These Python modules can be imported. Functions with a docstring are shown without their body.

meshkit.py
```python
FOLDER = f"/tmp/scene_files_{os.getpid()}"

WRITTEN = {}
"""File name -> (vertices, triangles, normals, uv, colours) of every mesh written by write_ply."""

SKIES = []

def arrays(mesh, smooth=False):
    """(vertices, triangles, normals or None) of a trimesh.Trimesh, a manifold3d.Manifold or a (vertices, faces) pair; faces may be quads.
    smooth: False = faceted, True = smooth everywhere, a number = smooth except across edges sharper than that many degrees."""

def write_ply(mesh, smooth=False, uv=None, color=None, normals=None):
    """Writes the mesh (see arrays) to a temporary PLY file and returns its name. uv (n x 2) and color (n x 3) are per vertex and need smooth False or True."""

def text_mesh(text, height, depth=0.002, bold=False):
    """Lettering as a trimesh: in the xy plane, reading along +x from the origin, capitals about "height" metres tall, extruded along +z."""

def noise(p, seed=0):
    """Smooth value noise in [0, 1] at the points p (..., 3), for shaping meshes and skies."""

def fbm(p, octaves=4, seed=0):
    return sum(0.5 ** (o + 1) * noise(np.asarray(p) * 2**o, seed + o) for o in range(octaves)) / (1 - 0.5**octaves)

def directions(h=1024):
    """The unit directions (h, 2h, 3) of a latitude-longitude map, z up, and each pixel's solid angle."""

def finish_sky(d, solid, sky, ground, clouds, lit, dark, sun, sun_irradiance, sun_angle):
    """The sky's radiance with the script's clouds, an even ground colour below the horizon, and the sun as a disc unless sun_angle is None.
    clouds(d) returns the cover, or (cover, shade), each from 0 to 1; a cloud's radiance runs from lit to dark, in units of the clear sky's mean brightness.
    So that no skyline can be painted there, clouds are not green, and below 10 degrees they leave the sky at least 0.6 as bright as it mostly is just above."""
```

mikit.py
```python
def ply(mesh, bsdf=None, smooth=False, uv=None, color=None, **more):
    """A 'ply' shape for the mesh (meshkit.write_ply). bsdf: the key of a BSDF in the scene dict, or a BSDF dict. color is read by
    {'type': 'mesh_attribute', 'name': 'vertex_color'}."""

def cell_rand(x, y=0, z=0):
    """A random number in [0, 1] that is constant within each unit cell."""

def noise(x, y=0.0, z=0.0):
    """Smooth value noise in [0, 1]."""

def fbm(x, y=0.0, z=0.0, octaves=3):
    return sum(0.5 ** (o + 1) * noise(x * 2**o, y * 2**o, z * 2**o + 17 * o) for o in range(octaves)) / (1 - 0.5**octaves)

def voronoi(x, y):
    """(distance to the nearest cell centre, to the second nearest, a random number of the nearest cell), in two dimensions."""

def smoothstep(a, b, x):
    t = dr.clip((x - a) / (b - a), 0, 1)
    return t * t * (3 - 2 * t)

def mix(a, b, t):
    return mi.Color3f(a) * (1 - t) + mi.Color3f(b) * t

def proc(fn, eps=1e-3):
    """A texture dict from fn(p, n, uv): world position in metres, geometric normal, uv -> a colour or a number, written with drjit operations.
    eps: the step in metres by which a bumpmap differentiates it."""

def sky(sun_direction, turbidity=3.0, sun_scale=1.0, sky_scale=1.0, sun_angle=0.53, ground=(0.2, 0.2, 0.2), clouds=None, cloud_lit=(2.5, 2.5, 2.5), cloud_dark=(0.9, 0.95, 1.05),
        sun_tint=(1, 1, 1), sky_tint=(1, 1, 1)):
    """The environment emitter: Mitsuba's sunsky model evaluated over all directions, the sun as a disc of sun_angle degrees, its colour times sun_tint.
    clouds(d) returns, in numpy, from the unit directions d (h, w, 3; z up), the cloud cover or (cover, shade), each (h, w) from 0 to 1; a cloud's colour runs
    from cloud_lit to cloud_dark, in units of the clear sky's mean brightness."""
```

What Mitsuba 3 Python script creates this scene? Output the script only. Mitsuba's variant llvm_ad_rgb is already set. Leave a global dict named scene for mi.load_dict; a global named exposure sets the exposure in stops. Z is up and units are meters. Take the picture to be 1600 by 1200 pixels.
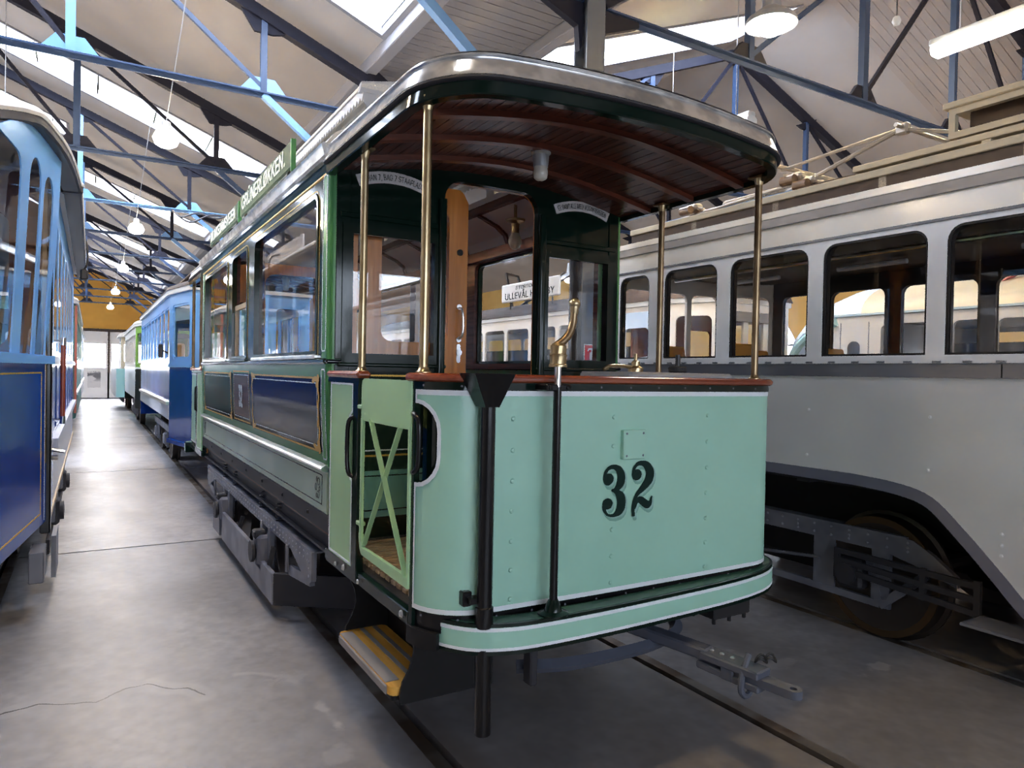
import math
import numpy as np
import trimesh
import shapely
from shapely.geometry import Polygon, box as sbox, LineString, Point
from shapely.ops import unary_union
import mitsuba as mi
import drjit as dr
import mikit
import meshkit

scene, labels = {}, {}
T = mi.ScalarTransform4f
rng = np.random.default_rng(7)

# ------------------------------------------------------------------ camera, exposure
exposure = 1.3
CAM_H, YAW, PITCH, ROLL, FPX = 1.6322, 30.8025, -0.8179, -1.0971, 1103.97
def _camera():
    y, p, r = (math.radians(a) for a in (YAW, PITCH, ROLL))
    fw = np.array([math.sin(y) * math.cos(p), math.cos(y) * math.cos(p), math.sin(p)])
    right = np.array([math.cos(y), -math.sin(y), 0.0])
    down = np.cross(fw, right)
    d2 = -math.sin(r) * right + math.cos(r) * down
    o = np.array([0, 0, CAM_H])
    return T().look_at(origin=o.tolist(), target=(o + fw).tolist(), up=(-d2).tolist())
scene['camera'] = {'type': 'perspective', 'to_world': _camera(), 'fov': 2 * math.degrees(math.atan(800 / FPX)),
                   'fov_axis': 'x', 'near_clip': 0.05, 'far_clip': 200.0}
SKYLIGHT = [7.2, 8.2, 10.0]      # radiance of the frosted roof glazing (daylight behind it)
GATE_LIGHT = [24.0, 25.5, 28.0]
FRONT_GATE_LIGHT = [2.5, 2.9, 3.5]   # daylight in the glazed gates behind the photographer     # the glazed gate at the far end
LAMP_WARM = [105.0, 76.0, 40.0]
TUBE_WARM = [90.0, 62.0, 30.0]

# ------------------------------------------------------------------ materials
def pri(name, col, rough=0.5, metal=0.0, coat=0.0, spec=0.5, bump=None, scale=0.001, **kw):
    col = {'type': 'rgb', 'value': list(col)} if not isinstance(col, dict) else col
    d = {'type': 'principled', 'base_color': col, 'roughness': rough, 'metallic': metal, 'specular': spec}
    if coat:
        d['clearcoat'] = coat
        d['clearcoat_gloss'] = 0.92
    d.update(kw)
    if bump is not None:
        d = {'type': 'bumpmap', 'relief': bump, 'scale': scale, 'bsdf': d}
    scene[name] = {'type': 'twosided', 'bsdf': d}
    return name

fbm, noise, voronoi, smoothstep, mix = mikit.fbm, mikit.noise, mikit.voronoi, mikit.smoothstep, mikit.mix

def var(a, b, s=3.0, sz=None, octv=3):
    sz = s if sz is None else sz
    return mikit.proc(lambda p, n, uv: mix(a, b, smoothstep(0.3, 0.7, fbm(p.x * s, p.y * s, p.z * sz, octv))))

def wood(a, b, axis='y', s=40.0):
    def fn(p, n, uv):
        k = {'x': (0.06, 1, 1), 'y': (1, 0.06, 1), 'z': (1, 1, 0.06)}[axis]
        g = fbm(p.x * s * k[0], p.y * s * k[1], p.z * s * k[2], 3)
        return mix(a, b, smoothstep(0.3, 0.75, g))
    return mikit.proc(fn)

CRACK_A = (((-0.42, 4.0), (-0.2, 4.055), (0.036, 3.95), (0.15, 4.03), (0.263, 4.05), (0.38, 3.93), (0.457, 3.885), (0.50, 3.78)), 0.007)
CRACK_B = (((0.46, 3.97), (0.56, 3.97), (0.76, 3.95), (0.92, 3.77), (0.97, 3.38), (0.995, 3.15)), -0.03)
def floor_fn(p, n, uv):
    x, y = p.x, p.y
    big = fbm(x * 0.5, y * 0.5, 0.0, 4)
    med = fbm(x * 2.3 + 9, y * 1.6, 3.0, 4)
    fine = fbm(x * 18, y * 18, 5.0, 3)
    c = mix((0.145, 0.141, 0.149), (0.24, 0.234, 0.243), smoothstep(0.3, 0.72, 0.55 * big + 0.45 * med))
    c = c * (0.86 + 0.28 * fine)
    c = c * dr.select(y > 7.22, 1.25, 1.0)   # the newer slab behind the joint
    # hairline cracks with pale filler beside them
    for (pts, w) in (CRACK_A, CRACK_B):
        dmin = mi.Float(9.0)
        wx, wy = x + 0.03 * (fbm(x * 9, y * 9, 2.0, 3) - 0.5), y + 0.05 * (fbm(x * 9 + 5, y * 9, 4.0, 3) - 0.5)
        for (ax, ay), (bx, by) in zip(pts[:-1], pts[1:]):
            ux, uy = bx - ax, by - ay
            t = dr.clip(((wx - ax) * ux + (wy - ay) * uy) / (ux * ux + uy * uy), 0, 1)
            dmin = dr.minimum(dmin, dr.sqrt(dr.square(wx - ax - t * ux) + dr.square(wy - ay - t * uy)))
        if w > 0:
            c = mix(c, (0.36, 0.35, 0.345), 0.3 * (1 - smoothstep(0.012, 0.05, dr.abs(dmin - 0.03))) * smoothstep(0.5, 0.66, fbm(x * 3.0, y * 3, 7.0, 2)))
            c = mix(c, (0.03, 0.028, 0.028), 0.85 * (1 - smoothstep(w * 0.5, w, dmin)))
        else:
            c = mix(c, (0.34, 0.33, 0.32), 0.45 * (1 - smoothstep(0.0, -w, dmin)) * smoothstep(0.35, 0.6, fbm(x * 5.0, y * 5, 7.0, 3)))
    # spilled pale spots
    for (cx, cy, rx, ry, k) in ((0.97, 3.38, 0.03, 0.07, 0.9), (0.995, 3.15, 0.03, 0.06, 0.9), (0.92, 3.77, 0.10, 0.10, 0.5), (3.86, 2.36, 0.13, 0.06, 0.5), (3.45, 2.65, 0.16, 0.05, 0.4), (3.25, 2.87, 0.10, 0.07, 0.5), (0.93, 2.93, 0.08, 0.08, 0.4)):
        d = dr.sqrt(dr.square((x - cx) / rx) + dr.square((y - cy) / ry)) + 2.2 * (fbm(x * 16, y * 16, 8.0, 4) - 0.5)
        c = mix(c, (0.42, 0.40, 0.39), 0.8 * k * (1 - smoothstep(0.3, 1.2, d)))
    # rust and grease by the rails
    for cx in (-1.30, 2.022, 5.1):
        d = dr.abs(dr.abs(x - cx) - 0.70)
        c = mix(c, (0.12, 0.095, 0.075), 0.55 * (1 - smoothstep(0.02, 0.20, d)) * smoothstep(0.3, 0.65, fbm(x * 3, y * 1.2, 4.0, 3)))
        c = mix(c, (0.10, 0.085, 0.075), 0.45 * (1 - smoothstep(0.35, 0.75, dr.abs(x - cx))) * smoothstep(0.25, 0.7, fbm(x * 1.4, y * 1.1, 6.0, 3)))
    return c
pri('m_floor', mikit.proc(floor_fn), 0.38, spec=0.45)
pri('m_floorbase', (0.008, 0.007, 0.007), 0.8, spec=0.05)
pri('m_rail', var((0.12, 0.085, 0.06), (0.22, 0.20, 0.18), 6), 0.4, metal=0.7)
pri('m_ceiling', var((0.31, 0.28, 0.26), (0.36, 0.33, 0.31), 0.9), 0.75)
for i in range(3):
    pri('m_plank%d' % i, (0.30 + 0.022 * i, 0.26 + 0.02 * i, 0.235 + 0.018 * i), 0.7)
pri('m_soffit', (0.15, 0.145, 0.155), 0.65)
pri('m_beam', (0.19, 0.19, 0.21), 0.5)
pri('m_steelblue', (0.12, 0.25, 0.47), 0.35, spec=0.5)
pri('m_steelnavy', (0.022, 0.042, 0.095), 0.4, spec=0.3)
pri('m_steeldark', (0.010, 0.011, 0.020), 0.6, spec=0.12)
pri('m_column', (0.085, 0.10, 0.125), 0.4)
pri('m_ochre', var((0.60, 0.30, 0.045), (0.68, 0.36, 0.06), 1.5), 0.7)
pri('m_yellow', var((0.52, 0.32, 0.09), (0.58, 0.37, 0.115), 1.5), 0.7)
pri('m_wallgrey', (0.42, 0.40, 0.38), 0.8)
pri('m_white', (0.78, 0.78, 0.76), 0.4, coat=0.4)
pri('m_gatewhite', (0.72, 0.70, 0.68), 0.5)
pri('m_mint', var((0.305, 0.55, 0.43), (0.325, 0.575, 0.455), 2.0), 0.3, coat=0.7)
pri('m_pale', (0.36, 0.57, 0.31), 0.35, coat=0.5)
pri('m_rocker', var((0.34, 0.44, 0.34), (0.42, 0.50, 0.40), 2.0), 0.3, coat=0.5)
pri('m_teal', (0.13, 0.33, 0.31), 0.35, coat=0.5)
pri('m_dkgreen', (0.0025, 0.010, 0.007), 0.10, spec=0.35)
pri('m_green', (0.045, 0.17, 0.06), 0.25, spec=0.4)
pri('m_navy', (0.003, 0.005, 0.009), 0.10, spec=0.5)
pri('m_black', (0.005, 0.005, 0.006), 0.2, spec=0.4)
pri('m_blackmatt', (0.008, 0.008, 0.009), 0.5, spec=0.25)
pri('m_gold', (0.62, 0.36, 0.06), 0.35, metal=0.3)
pri('m_line', (0.74, 0.78, 0.80), 0.35)
pri('m_mahogany', wood((0.16, 0.03, 0.012), (0.26, 0.06, 0.022), 'x'), 0.2, coat=1.0)
pri('m_mahoganydark', wood((0.045, 0.012, 0.008), (0.085, 0.024, 0.014), 'y'), 0.3, spec=0.35)
pri('m_mahoganyrib', wood((0.085, 0.02, 0.01), (0.13, 0.032, 0.015), 'x'), 0.3, coat=0.4)
pri('m_oak', wood((0.37, 0.115, 0.012), (0.49, 0.175, 0.025), 'z'), 0.3, coat=0.2)
pri('m_slat', wood((0.38, 0.26, 0.16), (0.52, 0.38, 0.25), 'x'), 0.6)
pri('m_stepwood', wood((0.62, 0.30, 0.04), (0.74, 0.40, 0.08), 'y', 25), 0.45)
pri('m_tread', (0.27, 0.25, 0.24), 0.6, metal=0.3)
pri('m_brass', var((0.42, 0.31, 0.17), (0.56, 0.44, 0.27), 8), 0.3, metal=1.0)
pri('m_brassdark', var((0.22, 0.15, 0.085), (0.34, 0.24, 0.14), 8), 0.35, metal=1.0)
pri('m_silver', var((0.60, 0.61, 0.63), (0.96, 0.96, 0.96), 14), 0.2, metal=0.9)
pri('m_chrome', (0.75, 0.75, 0.76), 0.15, metal=1.0)
pri('m_roofwhite', (0.60, 0.58, 0.54), 0.6)
pri('m_lace', (0.42, 0.43, 0.46), 0.4, metal=0.5)
pri('m_truck', var((0.115, 0.12, 0.15), (0.17, 0.175, 0.205), 5), 0.4, coat=0.2)
pri('m_truckdark', (0.028, 0.028, 0.034), 0.5, spec=0.3)
pri('m_insulator', (0.10, 0.065, 0.045), 0.3, coat=0.6)
pri('m_ledge', (0.022, 0.075, 0.05), 0.35)
pri('m_rivet', (0.24, 0.245, 0.29), 0.35)
pri('m_chequer', (0.13, 0.13, 0.15), 0.35, metal=0.3)
pri('m_iron', (0.022, 0.022, 0.024), 0.45, metal=0.3)
pri('m_wheel', (0.06, 0.05, 0.045), 0.4, metal=0.7)
pri('m_tyre', (0.08, 0.048, 0.022), 0.4, metal=0.6)
pri('m_sign', (0.03, 0.055, 0.038), 0.6, spec=0.12)
pri('m_signletter', (0.66, 0.68, 0.58), 0.5)
pri('m_plate', (0.50, 0.47, 0.47), 0.5)
pri('m_digitshade', (0.17, 0.35, 0.27), 0.4)
pri('m_digitlight', (0.24, 0.42, 0.36), 0.4)
pri('m_cream', var((0.80, 0.74, 0.65), (0.84, 0.78, 0.69), 1.2), 0.25, coat=0.8)
pri('m_lowergrey', var((0.66, 0.64, 0.63), (0.73, 0.71, 0.695), 1.5), 0.22, coat=0.7)
pri('m_pillar', (0.86, 0.84, 0.83), 0.3, coat=0.5)
pri('m_greyband', var((0.095, 0.10, 0.125), (0.15, 0.155, 0.18), 3), 0.45)
pri('m_gutter', var((0.20, 0.19, 0.185), (0.28, 0.265, 0.26), 6), 0.5)
pri('m_skirtedge', (0.13, 0.135, 0.18), 0.4)
pri('m_roofboard', (0.50, 0.43, 0.31), 0.6)
pri('m_roofbrown', (0.04, 0.027, 0.021), 0.7)
pri('m_pantograph', (0.50, 0.46, 0.41), 0.4, metal=0.5)
pri('m_interior', (0.02, 0.016, 0.015), 0.6, spec=0.2)
pri('m_wallfront', (0.16, 0.15, 0.14), 0.8)
pri('m_interiorlight', (0.45, 0.43, 0.40), 0.6)
pri('m_seat', (0.72, 0.34, 0.06), 0.5)
pri('m_seatdark', (0.16, 0.05, 0.03), 0.6)
pri('m_ltblue', (0.13, 0.34, 0.68), 0.28, coat=0.8)
pri('m_dkblue', var((0.004, 0.03, 0.20), (0.006, 0.045, 0.27), 1.5), 0.13, spec=0.4)
pri('m_bluesilver', (0.30, 0.40, 0.46), 0.2, coat=0.8)
pri('m_skirtwhite', (0.62, 0.62, 0.66), 0.35, coat=0.4)
pri('m_railwood', (0.30, 0.06, 0.03), 0.35, coat=0.6)
pri('m_bluegreen', (0.03, 0.12, 0.11), 0.25, coat=0.8)
pri('m_olive', (0.16, 0.33, 0.05), 0.35, coat=0.4)
pri('m_turq', (0.28, 0.55, 0.58), 0.4, coat=0.3)
pri('m_palegrey', (0.60, 0.64, 0.68), 0.35, coat=0.4)
pri('m_paleblue', (0.55, 0.68, 0.82), 0.35, coat=0.5)
pri('m_railcar', (0.42, 0.42, 0.41), 0.4, coat=0.4)
pri('m_railcarroof', var((0.50, 0.43, 0.31), (0.56, 0.49, 0.36), 2), 0.5)
pri('m_aqua', (0.34, 0.58, 0.60), 0.4, coat=0.3)
pri('m_red', (0.55, 0.02, 0.025), 0.4)
pri('m_redfaded', (0.55, 0.16, 0.14), 0.5)
pri('m_paper', (0.80, 0.78, 0.74), 0.5)
pri('m_ink', (0.008, 0.010, 0.010), 0.5, spec=0.15)
pri('m_digit', (0.004, 0.020, 0.015), 0.5, spec=0.15)
pri('m_coupler', (0.075, 0.085, 0.115), 0.4)
pri('m_cable', (0.03, 0.03, 0.035), 0.5)
pri('m_galv', (0.40, 0.41, 0.43), 0.4, metal=0.6)
pri('m_poster', mikit.proc(lambda p, n, uv: mix((0.55, 0.53, 0.52), (0.12, 0.12, 0.13), smoothstep(0.42, 0.62, fbm(p.x * 3, 0.0, p.z * 5, 3)) * smoothstep(0.75, 1.1, p.z))), 0.4)
pri('m_curtain', (0.09, 0.018, 0.016), 0.8)
pri('m_tan', (0.45, 0.33, 0.20), 0.4, coat=0.3)
scene['m_glass'] = {'type': 'thindielectric', 'int_ior': 1.5}
scene['m_lampglass'] = {'type': 'twosided', 'bsdf': {'type': 'principled', 'base_color': {'type': 'rgb', 'value': [0.5, 0.46, 0.4]}, 'roughness': 0.15, 'specular': 0.6}}
scene['m_diffuser'] = {'type': 'twosided', 'bsdf': {'type': 'diffuse', 'reflectance': {'type': 'rgb', 'value': [0.8, 0.8, 0.8]}}}

# ------------------------------------------------------------------ helpers
def num(key):
    if key not in USED:
        USED[key] = 0
        return key
    USED[key] += 1
    return '%s_%03d' % (key, USED[key])
USED = {}

def tag(key, label=None, cat=None, group=None, kind=None):
    d = labels.setdefault(key, {})
    for k, v in (('label', label), ('category', cat), ('group', group), ('kind', kind)):
        if v is not None:
            d[k] = v

def thing(name, label, cat, group=None):
    k = num(name)
    tag(k, label, cat, group)
    return k

def cat_(ms):
    return trimesh.util.concatenate([m for m in ms if m is not None])

def put(parent, name, mesh, mat, smooth=False, label=None, kind=None, cat=None, group=None, **more):
    key = num((parent + '__' + name) if parent else name)
    if isinstance(mesh, list):
        mesh = cat_(mesh)
    scene[key] = mesh if isinstance(mesh, dict) else mikit.ply(mesh, mat, smooth, **more)
    if label or kind or cat or group:
        tag(key, label, cat, group, kind)
    return key

def tri(v, f):
    return trimesh.Trimesh(np.asarray(v, float), np.asarray(f, int), process=False)

def B(x0, x1, y0, y1, z0, z1, bev=0.0):
    lo, hi = np.minimum([x0, y0, z0], [x1, y1, z1]), np.maximum([x0, y0, z0], [x1, y1, z1])
    if bev <= 0:
        m = trimesh.creation.box(extents=hi - lo)
        m.apply_translation((lo + hi) / 2)
        return m
    bev = min(bev, 0.45 * float((hi - lo).min()))
    pts = []
    for s in np.ndindex(2, 2, 2):
        c = np.where(s, hi, lo)
        d = np.where(s, -1.0, 1.0) * bev
        for k in range(3):
            e = d.copy()
            e[k] = 0
            pts.append(c + e)
    return trimesh.convex.convex_hull(np.array(pts))

def frame_of(t):
    t = t / np.linalg.norm(t)
    a = np.array([0, 0, 1.0]) if abs(t[2]) < 0.95 else np.array([0, 1.0, 0])
    u = np.cross(a, t); u /= np.linalg.norm(u)
    return t, u, np.cross(t, u)

def bar(p, q, w, h, up=None, bev=0.0):
    """oriented rectangular bar: w along the horizontal normal, h along the other"""
    p, q = np.asarray(p, float), np.asarray(q, float)
    t, u, v = frame_of(q - p)
    if up is not None:
        up = np.asarray(up, float)
        u = np.cross(up, t); u /= np.linalg.norm(u); v = np.cross(t, u)
    L = np.linalg.norm(q - p)
    m = B(0, L, -w / 2, w / 2, -h / 2, h / 2, bev)
    M = np.eye(4); M[:3, 0], M[:3, 1], M[:3, 2], M[:3, 3] = t, u, v, p
    m.apply_transform(M)
    return m

def tube(pts, r, n=10, caps=True):
    pts = np.asarray(pts, float)
    r = np.broadcast_to(np.asarray(r, float), (len(pts),))
    tang = np.gradient(pts, axis=0)
    tang /= np.linalg.norm(tang, axis=1, keepdims=True)
    _, u, v = frame_of(tang[0])
    V = []
    for k in range(len(pts)):
        u = u - tang[k] * (u @ tang[k]); u /= np.linalg.norm(u)
        v = np.cross(tang[k], u)
        a = np.arange(n) * 2 * np.pi / n
        V.append(pts[k] + r[k] * (np.cos(a)[:, None] * u + np.sin(a)[:, None] * v))
    V = np.vstack(V)
    F = []
    for k in range(len(pts) - 1):
        for i in range(n):
            a, b = k * n + i, k * n + (i + 1) % n
            F += [[a, b, b + n], [a, b + n, a + n]]
    if caps:
        c0, c1 = len(V), len(V) + 1
        V = np.vstack([V, pts[0], pts[-1]])
        o = (len(pts) - 1) * n
        for i in range(n):
            F += [[c0, (i + 1) % n, i], [c1, o + i, o + (i + 1) % n]]
    return tri(V, F)

def rod(p, q, r, n=10):
    return tube([p, q], r, n)

def smoothpath(pts, k=6):
    """Catmull-Rom"""
    P = np.asarray(pts, float)
    P = np.vstack([2 * P[0] - P[1], P, 2 * P[-1] - P[-2]])
    out = []
    for i in range(1, len(P) - 2):
        for t in np.linspace(0, 1, k, endpoint=False):
            a, b, c, d = P[i - 1], P[i], P[i + 1], P[i + 2]
            out.append(0.5 * (2 * b + (c - a) * t + (2 * a - 5 * b + 4 * c - d) * t * t + (3 * b - a - 3 * c + d) * t ** 3))
    out.append(P[-2])
    return np.array(out)

def lathe(profile, c=(0, 0, 0), n=20, axis='z'):
    pr = np.asarray(profile, float)
    a = np.arange(n) * 2 * np.pi / n
    V, F = [], []
    for r, z in pr:
        V.append(np.stack([r * np.cos(a), r * np.sin(a), np.full(n, z)], 1))
    V = np.vstack(V)
    for k in range(len(pr) - 1):
        for i in range(n):
            p, q = k * n + i, k * n + (i + 1) % n
            F += [[p, q, q + n], [p, q + n, p + n]]
    for k, flip in ((0, True), (len(pr) - 1, False)):
        if pr[k][0] > 1e-6:
            V = np.vstack([V, [[0, 0, pr[k][1]]]])
            for i in range(n):
                t = [len(V) - 1, k * n + i, k * n + (i + 1) % n]
                F.append(t[::-1] if flip else t)
    if axis == 'x':
        V = V[:, [2, 0, 1]]
    elif axis == 'y':
        V = V[:, [1, 2, 0]]
    m = tri(V + np.asarray(c, float), F)
    if m.volume < 0: m.invert()
    return m

def ball(c, r, sub=2):
    m = trimesh.creation.icosphere(subdivisions=sub, radius=r)
    m.apply_translation(c)
    return m

def ext(poly, h):
    ps = getattr(poly, 'geoms', [poly])
    return cat_([trimesh.creation.extrude_polygon(g, h, engine='earcut') for g in ps if g.geom_type == 'Polygon' and g.area > 1e-9])

def px_(poly, x0, x1):
    """polygon in (y, z) extruded along x"""
    m = ext(poly, abs(x1 - x0)); v = m.vertices
    m.vertices = np.stack([min(x0, x1) + v[:, 2], v[:, 0], v[:, 1]], 1)
    return m

def py_(poly, y0, y1):
    """polygon in (x, z) extruded along y"""
    m = ext(poly, abs(y1 - y0)); v = m.vertices
    m.vertices = np.stack([v[:, 0], max(y0, y1) - v[:, 2], v[:, 1]], 1)
    return m

def pz_(poly, z0, z1):
    m = ext(poly, abs(z1 - z0)); m.vertices = m.vertices + [0, 0, min(z0, z1)]
    return m

def rr(x0, x1, y0, y1, r, corners='all'):
    """rounded rectangle; corners 'top' rounds the upper two only"""
    r = min(r, 0.49 * (x1 - x0), 0.49 * (y1 - y0))
    if r <= 0:
        return sbox(x0, y0, x1, y1)
    g = sbox(x0 + r, y0 + r, x1 - r, y1 - r).buffer(r, quad_segs=5)
    if corners == 'top':
        g = unary_union([g, sbox(x0, y0, x1, y0 + r * 1.01)])
    return g

def sheet(poly, place):
    v, f = trimesh.creation.triangulate_polygon(poly, engine='earcut')
    return tri([place(a, b) for a, b in v], f)

def sweep(path, prof, closed=False, caps=True):
    """path: (n,2) in plan; prof: closed polygon of (outward offset to the right of travel, z)"""
    P = np.asarray(path, float); n = len(P)
    if closed:
        d0 = P - np.roll(P, 1, 0); d1 = np.roll(P, -1, 0) - P
    else:
        d0 = np.vstack([P[1] - P[0], P[1:] - P[:-1]]); d1 = np.vstack([P[1:] - P[:-1], P[-1] - P[-2]])
    d0 = d0 / np.linalg.norm(d0, axis=1, keepdims=True); d1 = d1 / np.linalg.norm(d1, axis=1, keepdims=True)
    t = d0 + d1; t /= np.linalg.norm(t, axis=1, keepdims=True)
    nn = np.stack([t[:, 1], -t[:, 0]], 1)
    k = 1 / np.maximum(0.35, np.sum(nn * np.stack([d0[:, 1], -d0[:, 0]], 1), 1))
    m = len(prof); V = []
    zoff = np.zeros(n) if P.shape[1] == 2 else P[:, 2]
    for i in range(n):
        for (o, z) in prof:
            V.append([P[i, 0] + nn[i, 0] * o * k[i], P[i, 1] + nn[i, 1] * o * k[i], z + zoff[i]])
    F = []
    for i in range(n if closed else n - 1):
        j = (i + 1) % n
        for a in range(m):
            b = (a + 1) % m
            F += [[i * m + a, j * m + a, j * m + b], [i * m + a, j * m + b, i * m + b]]
    mesh = tri(V, F)
    if caps and not closed:
        pf = trimesh.creation.triangulate_polygon(Polygon(prof), engine='earcut')
        v0, f0 = pf
        def at(i):
            return [[P[i, 0] + nn[i, 0] * o * k[i], P[i, 1] + nn[i, 1] * o * k[i], z + zoff[i]] for o, z in v0]
        mesh = cat_([mesh, tri(at(0), f0), tri(at(n - 1), f0[:, ::-1])])
    # make the winding outward
    try:
        if mesh.volume < 0:
            mesh.invert()
    except Exception:
        pass
    return mesh

def arc(cx, cy, r, a0, a1, n=8, ry=None):
    a = np.radians(np.linspace(a0, a1, n + 1))
    return np.stack([cx + r * np.cos(a), cy + (ry or r) * np.sin(a)], 1)

def text(s, h, width=None, depth=0.003, bold=False):
    m = meshkit.text_mesh(s, h, depth, bold)
    if width:
        w = m.vertices[:, 0].max() - m.vertices[:, 0].min()
        m.vertices = m.vertices * [width / w, 1, 1]
    m.vertices = m.vertices - [m.vertices[:, 0].min(), 0, 0]
    return m

def facing(m, origin, right, up=(0, 0, 1)):
    """text mesh (x right, y up, z out) placed at origin"""
    r, u = np.asarray(right, float), np.asarray(up, float)
    n = np.cross(r, u)
    v = m.vertices
    m.vertices = np.asarray(origin, float) + v[:, :1] * r + v[:, 1:2] * u + v[:, 2:3] * n
    return m

def mirror_y(m, yc):
    m = m.copy(); m.vertices = m.vertices * [1, -1, 1] + [0, 2 * yc, 0]; m.invert()
    return m

def mirror_x(m, xc):
    m = m.copy(); m.vertices = m.vertices * [-1, 1, 1] + [2 * xc, 0, 0]; m.invert()
    return m

def hemis(pts, r, nrm, n=6):
    """rivet heads at pts (m,3) along nrm"""
    nrm = np.asarray(nrm, float); out = []
    _, u, v = frame_of(nrm)
    for p in pts:
        a = np.arange(n) * 2 * np.pi / n
        ring = np.cos(a)[:, None] * u + np.sin(a)[:, None] * v
        V = np.vstack([p + ring * r, p + ring * r * 0.75 + nrm * r * 0.5, p + nrm * r * 0.75])
        F = []
        for i in range(n):
            j = (i + 1) % n
            F += [[i, j, n + j], [i, n + j, n + i], [n + i, n + j, 2 * n]]
        out.append(tri(V, F))
    return cat_(out)

def wallseg(p, q, z0, z1, holes=(), thick=0.05, outline=None, off=0.0):
    """upright panel from p to q (plan points); its outer face lies on the right of travel; holes in (s, z)"""
    p, q = np.asarray(p, float), np.asarray(q, float)
    L = np.linalg.norm(q - p); t = (q - p) / L; n = np.array([t[1], -t[0]])
    g = outline if outline is not None else sbox(0, z0, L, z1)
    if len(holes):
        g = g.difference(unary_union(list(holes)))
    m = ext(g, thick); v = m.vertices
    h = v[:, 2] - thick + off
    m.vertices = np.stack([p[0] + t[0] * v[:, 0] + n[0] * h, p[1] + t[1] * v[:, 0] + n[1] * h, v[:, 1]], 1)
    return m

def paneseg(p, q, g, depth=0.03):
    p, q = np.asarray(p, float), np.asarray(q, float)
    t = (q - p) / np.linalg.norm(q - p); n = np.array([t[1], -t[0]])
    return sheet(g, lambda s, z: (p[0] + t[0] * s - n[0] * depth, p[1] + t[1] * s - n[1] * depth, z))

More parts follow.
